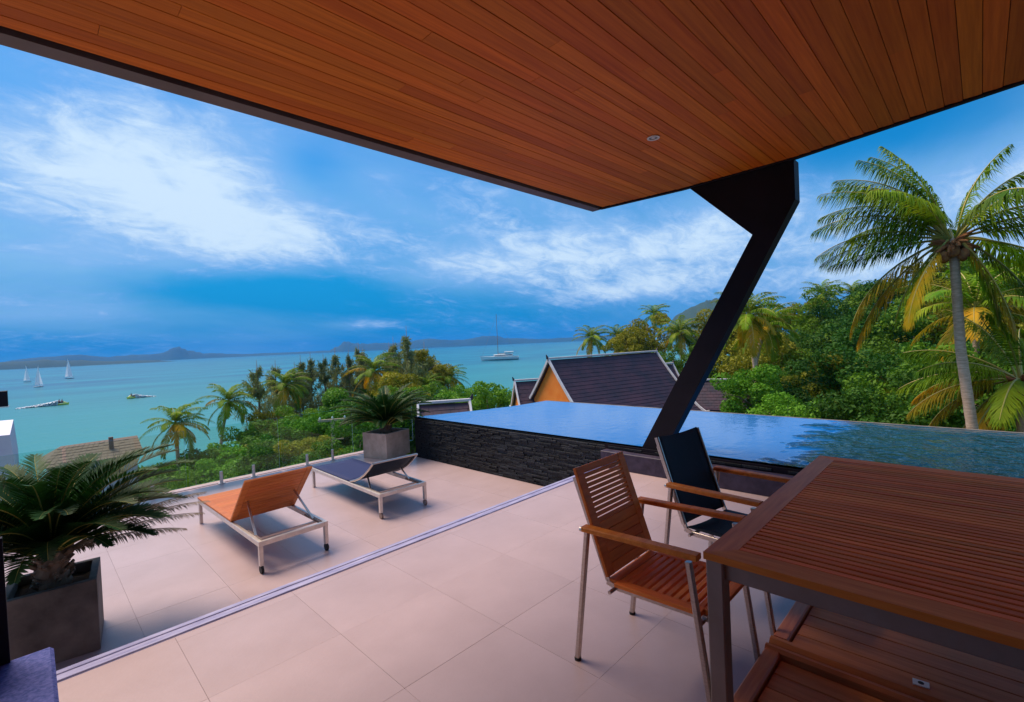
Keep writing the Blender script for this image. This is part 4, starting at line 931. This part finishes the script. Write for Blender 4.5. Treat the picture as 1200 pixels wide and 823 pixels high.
for u in (1.2, 3.4, 5.6): 
    q = Vector((19.1, 16.1, -4.2)) + dvm * (u + .6) + Vector((dvm.y, -dvm.x, 0)) * 2.62; w_ = MB().bar(q - dvm * .5, q + dvm * .5, .06, 1.3).build('window', M['white'], th); MB().bar(q - dvm * .42 + Vector((dvm.y, -dvm.x, 0)) * .035, q + dvm * .42 + Vector((dvm.y, -dvm.x, 0)) * .035, .02, 1.15).build('pane', M['glasswin'], w_)
t2 = empty('thai_house', 'small dark roofed Thai wing with white gable edges right of the large roof', 'house', (0, 0, 0), 0, 'Thai houses below the pool')
thai_roof(t2, (28.1, 13.25, -1.25), (1.2, -2.6), 3.4, 1.7, 1.5, M['orange']); house_body(t2, (28.8, 11.7), 3.0, 2.6, math.atan2(-2.6, 1.2), -6, -2.6, M['orange'])
t2['label'] = 'small tiled Thai wing with white ridge, seen right of the leaning column'
t5 = empty('thai_house', 'tiny upper roof peak with white edges right behind the large tiled roof', 'house', (0, 0, 0), 0, 'Thai houses below the pool')
thai_roof(t5, (29.4, 15.4, -.35), (3, -1.2), 1.2, 1.6, 2.0, M['orange']); house_body(t5, (29.9, 15.1), 1.0, 2.0, math.atan2(-1.2, 3), -6, -2.2, M['orange'])
t3 = empty('thai_house', 'low roofed orange wing with white ridge left of the large gable', 'house', (0, 0, 0), 0, 'Thai houses below the pool')
thai_roof(t3, (19.3, 18.8, -.62), (2.4, -1.6), 3.6, 1.5, 1.7, M['orange']); house_body(t3, (20.7, 17.9), 3.0, 2.2, math.atan2(-1.6, 2.4), -6, -2.2, M['orange'])
t4 = empty('thai_house', 'dark roof with a curved white edge just past the left end of the pool', 'house', (0, 0, 0), 0, 'Thai houses below the pool')
thai_roof(t4, (9.6, 14.1, -.46), (2.2, -1.5), 1.7, 1.7, 1.3, M['orange']); house_body(t4, (10.3, 13.6), 1.3, 2.4, math.atan2(-1.35, 2.2), -5.5, -1.7, M['orange'])

# beach house by the water at the left
bh = empty('beach_house', 'white walled beach house with a weathered brown hipped roof by the water', 'house', (0, 0, 0))
rf = MB(); ev_ = [(.2, 43.0, -5.1), (5.6, 42.6, -5.05), (5.8, 48.2, -5.05), (.4, 48.4, -5.1)]; rd = [(1.4, 45.6, -4.15), (5.6, 45.2, -4.05)]
rf.add(ev_ + rd, [(0, 1, 5, 4), (2, 3, 4, 5), (0, 4, 3), (1, 2, 5), (0, 3, 2, 1)]); rfo = rf.build('roof', M['rope'], bh)
rs2 = MB()
for r_ in range(7):
    t0_ = r_ / 7; t1_ = (r_ + 1.1) / 7
    a_0 = Vector(rd[0]).lerp(Vector(ev_[0]), t0_); b_0 = Vector(rd[1]).lerp(Vector(ev_[1]), t0_); a_1 = Vector(rd[0]).lerp(Vector(ev_[0]), t1_); b_1 = Vector(rd[1]).lerp(Vector(ev_[1]), t1_)
    nseg = 16
    for q in range(nseg):
        u0, u1 = q / nseg + .004, (q + 1) / nseg; o1 = Vector((0, 0, .02)); o2 = Vector((0, 0, .03 + rnd.uniform(0, .03))); rs2.add([a_0.lerp(b_0, u0) + o1, a_0.lerp(b_0, u1) + o1, a_1.lerp(b_1, u1) + o2, a_1.lerp(b_1, u0) + o2, a_1.lerp(b_1, u1), a_1.lerp(b_1, u0)], [(0, 1, 2, 3), (3, 2, 4, 5)])
tag(rs2.build('shingles', M['rope'], rfo), kind='stuff')
MB().box(.7, 5.3, 43.4, 47.8, -9.5, -5.14).build('wall', M['lilac'], bh)
for x in (1.3, 2.6, 3.9): w_ = MB().box(x, x + .7, 43.37, 43.41, -6.6, -5.6).build('window', M['white'], bh); MB().box(x + .06, x + .64, 43.355, 43.372, -6.5, -5.7).build('pane', M['glasswin'], w_)
fl = MB().box(3.85, 4.1, 43.9, 44.15, -5.1, -3.75).build('chimney', M['rope'], bh)

# neighbouring villa at the left edge: white parapet wall and dark flat roof end
nv_ = empty('neighbouring_villa', 'neighbouring white villa corner with a dark flat roof end at the left edge', 'house', (-3, 22, -5))
MB().prism([(-6, -2), (2.63, -2), (2.63, 3.2), (2.55, 4.42), (-6, 4.60)], 1, 0, 6).build('wall', M['lilac'], nv_)
MB().box(-8, 2.58, -1.6, -1.0, 5.42, 5.86).build('roof_slab', M['black'], nv_)
MB().box(-8, 2.60, -1.62, -1.0, 5.39, 5.418).build('roof_edge', M['white'], nv_)
MB().box(-5, -4.6, -1.4, 5, -2, 5.4).build('pier', M['lilac'], nv_)

# utility pole
up_ = empty('utility_pole', 'weathered T shaped utility pole in the trees behind the far planter', 'pole', (13.7, 30.0, -8.3))
MB().tube([(0, 0, 0), (0, 0, 5.5)], [.16, .13], 10).build('post', M['pole'], up_)
MB().bar((-.75, .45, 5.45), (.75, -.45, 5.45), .12, .16).build('crossarm', M['pole'], up_)
MB().bar((-.55, .33, 4.2), (.55, -.33, 4.2), .06, .08).build('crossarm', M['pole'], up_)
for s2 in (-.65, 0, .65): MB().tube([(s2, -.6 * s2, 5.52), (s2, -.6 * s2, 5.6), (s2, -.6 * s2, 5.7)], [.05, .07, .03], 8).build('insulator', M['white'], up_)
sg_ = empty('hut', 'small teal hut with a brown roof half hidden behind the blue lounger', 'hut', (8.6, 18.6, -4.9))
MB().box(-.4, .4, -.4, .4, -.5, 1.5).build('wall', M['teal'], sg_); MB().prism([(-.5, 1.48), (.5, 1.48), (0, 1.85)], 1, -.5, .5).build('roof', M['pole'], sg_)

# ================================================================== boats
def lathe_hull(mb, L, B, D, n=12, bow=1.0):
    """open-topped boat hull pointed at +x, deck on top"""
    vs = []; fs = []
    for i in range(n + 1):
        t_ = i / n; x = (t_ - .5) * L; w = B / 2 * (math.sin(math.pi * min(1, .28 + .72 * (1 - t_) ** .75 if t_ > .3 else .28 + .72 * (.7) ** .75)) ** .8 if t_ < 1 else 0); w = B / 2 * (1 - max(0, (t_ - .45) / .55) ** 2.0) * (.78 + .22 * min(1, t_ / .3)); zt = D * (.75 + .35 * t_ * t_) * bow
        for u, z_ in ((-1, zt), (-.85, zt * .35), (0, -.25 * D), (.85, zt * .35), (1, zt)): vs.append((x + (z_ / D) * .10 * L * max(0, t_ - .6), u * w, z_))
    for i in range(n):
        for j in range(4): a0 = i * 5 + j; fs.append((a0, a0 + 1, a0 + 6, a0 + 5))
        fs.append((i * 5, i * 5 + 5, i * 5 + 9, i * 5 + 4))
    fs.append((0, 4, 3, 2, 1)); mb.add(vs, fs); return mb
def dinghy(label, x, y, h, rz):
    a = empty('sailing_dinghy', label, 'sailboat', (x, y, SEA), rz, 'small sailing dinghies on the bay'); L = h * .34
    lathe_hull(MB(), L, L * .4, h * .05).build('hull', M['white'], a, smooth=False)
    MB().tube([(L * .12, 0, .1), (L * .10, 0, h)], [.05, .03], 6).build('mast', M['metal'], a)
    sv_ = MB(); vs = []
    for off in (0, .02):
        for i in range(9):
            t_ = i / 8
            for j in range(5): u = j / 4; vs.append((L * .10 - u * L * .50 * (1 - t_) ** .8 , off + .25 * math.sin(math.pi * u) * (1 - t_) * L * .2, h * .10 + t_ * h * .89))
    fs = []
    for b0 in (0, 45):
        for i in range(8):
            for j in range(4): a0 = b0 + i * 5 + j; fs.append((a0, a0 + 1, a0 + 6, a0 + 5))
    sv_.add(vs, fs).build('mainsail', M['sail'], a)
    MB().add([(L * .13, 0, h * .12), (L * .48, 0, h * .10), (L * .11, 0, h * .78), (L * .22, .06 * L, h * .25)], [(0, 1, 3), (1, 2, 3), (2, 0, 3)]).build('jib', M['sail'], a)
    MB().tube([(L * .1, 0, h * .1), (-L * .42, 0, h * .1)], [.04, .03], 6).build('boom', M['metal'], a)
dinghy('leftmost small white sailing dinghy, just below the low coast', 0.2, 520, 13.0, R(200))
dinghy('small white sailing dinghy nearer than its left neighbour', 4.6, 388, 12.5, R(20))
dinghy('tallest white sailing dinghy, apart to the right of the pair', 25, 545, 17, R(190))
# seated figure for the jet skis, one continuous skinned body
def rider(label, loc, rz, vest):
    V = [(0, 0, .0), (0, 0, .28), (.03, 0, .50), (.07, 0, .62), (.09, 0, .72), (.10, 0, .82),
         (.18, -.11, .02), (.42, -.20, .06), (.40, -.22, -.34), (.52, -.22, -.36), (.18, .11, .02), (.42, .20, .06), (.40, .22, -.34), (.52, .22, -.36),
         (.03, -.20, .49), (.18, -.26, .26), (.42, -.20, .22), (.50, -.18, .22), (.03, .20, .49), (.18, .26, .26), (.42, .20, .22), (.50, .18, .22)]
    E = [(0, 1), (1, 2), (2, 3), (3, 4), (4, 5), (0, 6), (6, 7), (7, 8), (8, 9), (0, 10), (10, 11), (11, 12), (12, 13), (2, 14), (14, 15), (15, 16), (16, 17), (2, 18), (18, 19), (19, 20), (20, 21)]
    rad = [.14, .13, .14, .06, .10, .09, .10, .07, .045, .04, .10, .07, .045, .04, .07, .045, .035, .04, .07, .045, .035, .04]
    me = bpy.data.meshes.new('person'); me.from_pydata(V, E, []); me.materials.append(M['skin']); o_ = link('person', me, None, loc, (0, 0, rz)); md = o_.modifiers.new('skin', 'SKIN')
    for i, v in enumerate(me.skin_vertices[0].data): v.radius = (rad[i], rad[i])
    me.skin_vertices[0].data[0].use_root = True; o_.modifiers.new('sub', 'SUBSURF').levels = 1; o_.modifiers['sub'].render_levels = 1
    tag(o_, label, 'person', 'riders on the jet skis')
    v_ = MB(); v_.tube([(0, 0, .10), (0, 0, .25), (.03, 0, .42), (.04, 0, .53)], [.165, .17, .185, .12], 12); v_.build('life_vest', vest, o_)
    s_ = MB(); s_.tube([(-.02, 0, -.02), (.0, 0, .12)], [.17, .165], 12); s_.tube([(0, -.1, .01), (.36, -.19, .05)], [.12, .10], 8); s_.tube([(0, .1, .01), (.36, .19, .05)], [.12, .10], 8); s_.build('shorts', M['trouser'], o_)
    h_ = MB(); h_.tube([(.07, 0, .78), (.08, 0, .86), (.09, 0, .93)], [.10, .105, .05], 10); h_.build('hair', M['rubber'], o_)
    for s2 in (-1, 1): MB().tube([(.175, s2 * .035, .765), (.19, s2 * .035, .765)], [.012, .01], 6).build('eye', M['rubber'], o_)
    return o_
def jetski(label, x, y, rz, m_, sc=1.0):
    a = empty('jet_ski', label, 'jet ski', (x, y, SEA), rz, 'jet skis on the bay'); a.scale = (sc * .85, sc, sc * 1.25)
    lathe_hull(MB(), 3.4, 1.2, .55).build('hull', m_, a)
    MB().bar((-1.3, 0, .62), (.2, 0, .72), .42, .34, ch=.35).build('saddle', M['rubber'], a)
    MB().bar((.15, 0, .75), (1.1, 0, .62), .7, .36, w2=.4, h2=.1, ch=.35).build('cowling', m_, a)
    MB().tube([(.35, -.38, 1.02), (.25, 0, 1.0), (.35, .38, 1.02)], .03, 8).build('handlebar', M['metal'], a)
def wake(name, label, x, y, rz, L, w, seed):
    rng = np.random.default_rng(seed); n = 2600; t_ = rng.uniform(0, 1, n) ** 1.3; u = rng.normal(0, 1, n) * (w * (.25 + .5 * t_)) * .5
    xx = -1.0 - t_ * L; zz = .05 + rng.uniform(0, 1, n) * 1.3 * (1 - t_) ** 1.3; c, s = math.cos(rz), math.sin(rz)
    P_ = np.stack([x + xx * c - u * s, y + xx * s + u * c, SEA + zz], 1); Nn = rng.normal(size=(n, 3)) * .4 + (0, 0, 1)
    tag(link(name, quads(name, P_, Nn, np.full(n, .32), M['foam'], .7, rng)), kind='stuff')
jetski('yellow jet ski carrying two riders with a long white wake', 7.6, 206, R(-8), M['jetyellow'], .95)
rider('front rider in a red vest on the yellow jet ski', (7.4, 206.0, SEA + .98), R(-8), M['vest']); rider('rear rider in an orange vest on the yellow jet ski', (6.75, 206.15, SEA + .98), R(-8), M['vest'])
wake('wake_foam', '', 7.4, 206, R(-8), 9, 2.2, 1)
jetski('green jet ski with one rider turning toward the shore', 24.6, 206.5, R(205), M['jetyellow'], .95)
rider('rider in a dark vest alone on the green jet ski', (24.7, 206.6, SEA + .98), R(205), M['trouser'])
wake('wake_foam', '', 24.7, 206.6, R(205), 5, 3.4, 2)
# moored yacht
ya = empty('moored_yacht', 'white moored sailing yacht with a tall bare mast and white canopy', 'yacht', (258, 267, SEA), R(137))
lathe_hull(MB(), 29, 7.5, 3.4, 16).build('hull', M['white'], ya)
MB().bar((-10, 0, 3.9), (5, 0, 3.7), 4.6, 1.7, ch=.2).build('cabin', M['white'], ya)
MB().bar((-9, 0, 4.0), (4, 0, 3.8), 4.68, .6, ch=.1).build('cabin_windows', M['glasswin'], ya)
MB().bar((-10.5, 0, 6.1), (-3.5, 0, 6.2), 4.4, .9, ch=.3).build('canopy', M['white'], ya)
for x in (-10, -4):
    for y_ in (-1.9, 1.9): MB().tube([(x, y_, 2.4), (x, y_, 5.8)], .12, 6).build('canopy_post', M['metal'], ya)
MB().tube([(1.5, 0, 2), (1.5, 0, 20), (1.5, 0, 36)], [.24, .2, .13], 8).build('mast', M['apron'], ya)
MB().tube([(1.5, 0, 5), (-9, 0, 5.4)], .2, 8).build('boom', M['apron'], ya)
sty = MB()
for p in ((14.2, 0, 2.8), (-14, 0, 2.4), (1.5, 3, 2.4), (1.5, -3, 2.4)): sty.tube([p, (1.5, 0, 35)], .035, 4)
sty.build('stay', M['apron'], ya)
MB().tube([(-10, -2.8, 2.6), (-13.5, -2.4, 2.6), (-13.5, 2.4, 2.6), (-10, 2.8, 2.6)], .08, 6).build('stern_rail', M['metal'], ya)

# ================================================================== air
hz = MB().box(-7600, 7600, -400, 7600, SEA - 1, 160); hzo = hz.build('haze', None); tag(hzo, kind='stuff')
hm = bpy.data.materials.new('haze'); hm.use_nodes = True; t = hm.node_tree; t.nodes.clear(); o = N(t, 'ShaderNodeOutputMaterial'); pv = N(t, 'ShaderNodeVolumePrincipled')
pv.inputs['Color'].default_value = (.03, .38, 1, 1); pv.inputs['Density'].default_value = .00014; pv.inputs['Anisotropy'].default_value = 0
t.links.new(pv.outputs[0], o.inputs['Volume']); hzo.data.materials.clear(); hzo.data.materials.append(hm)
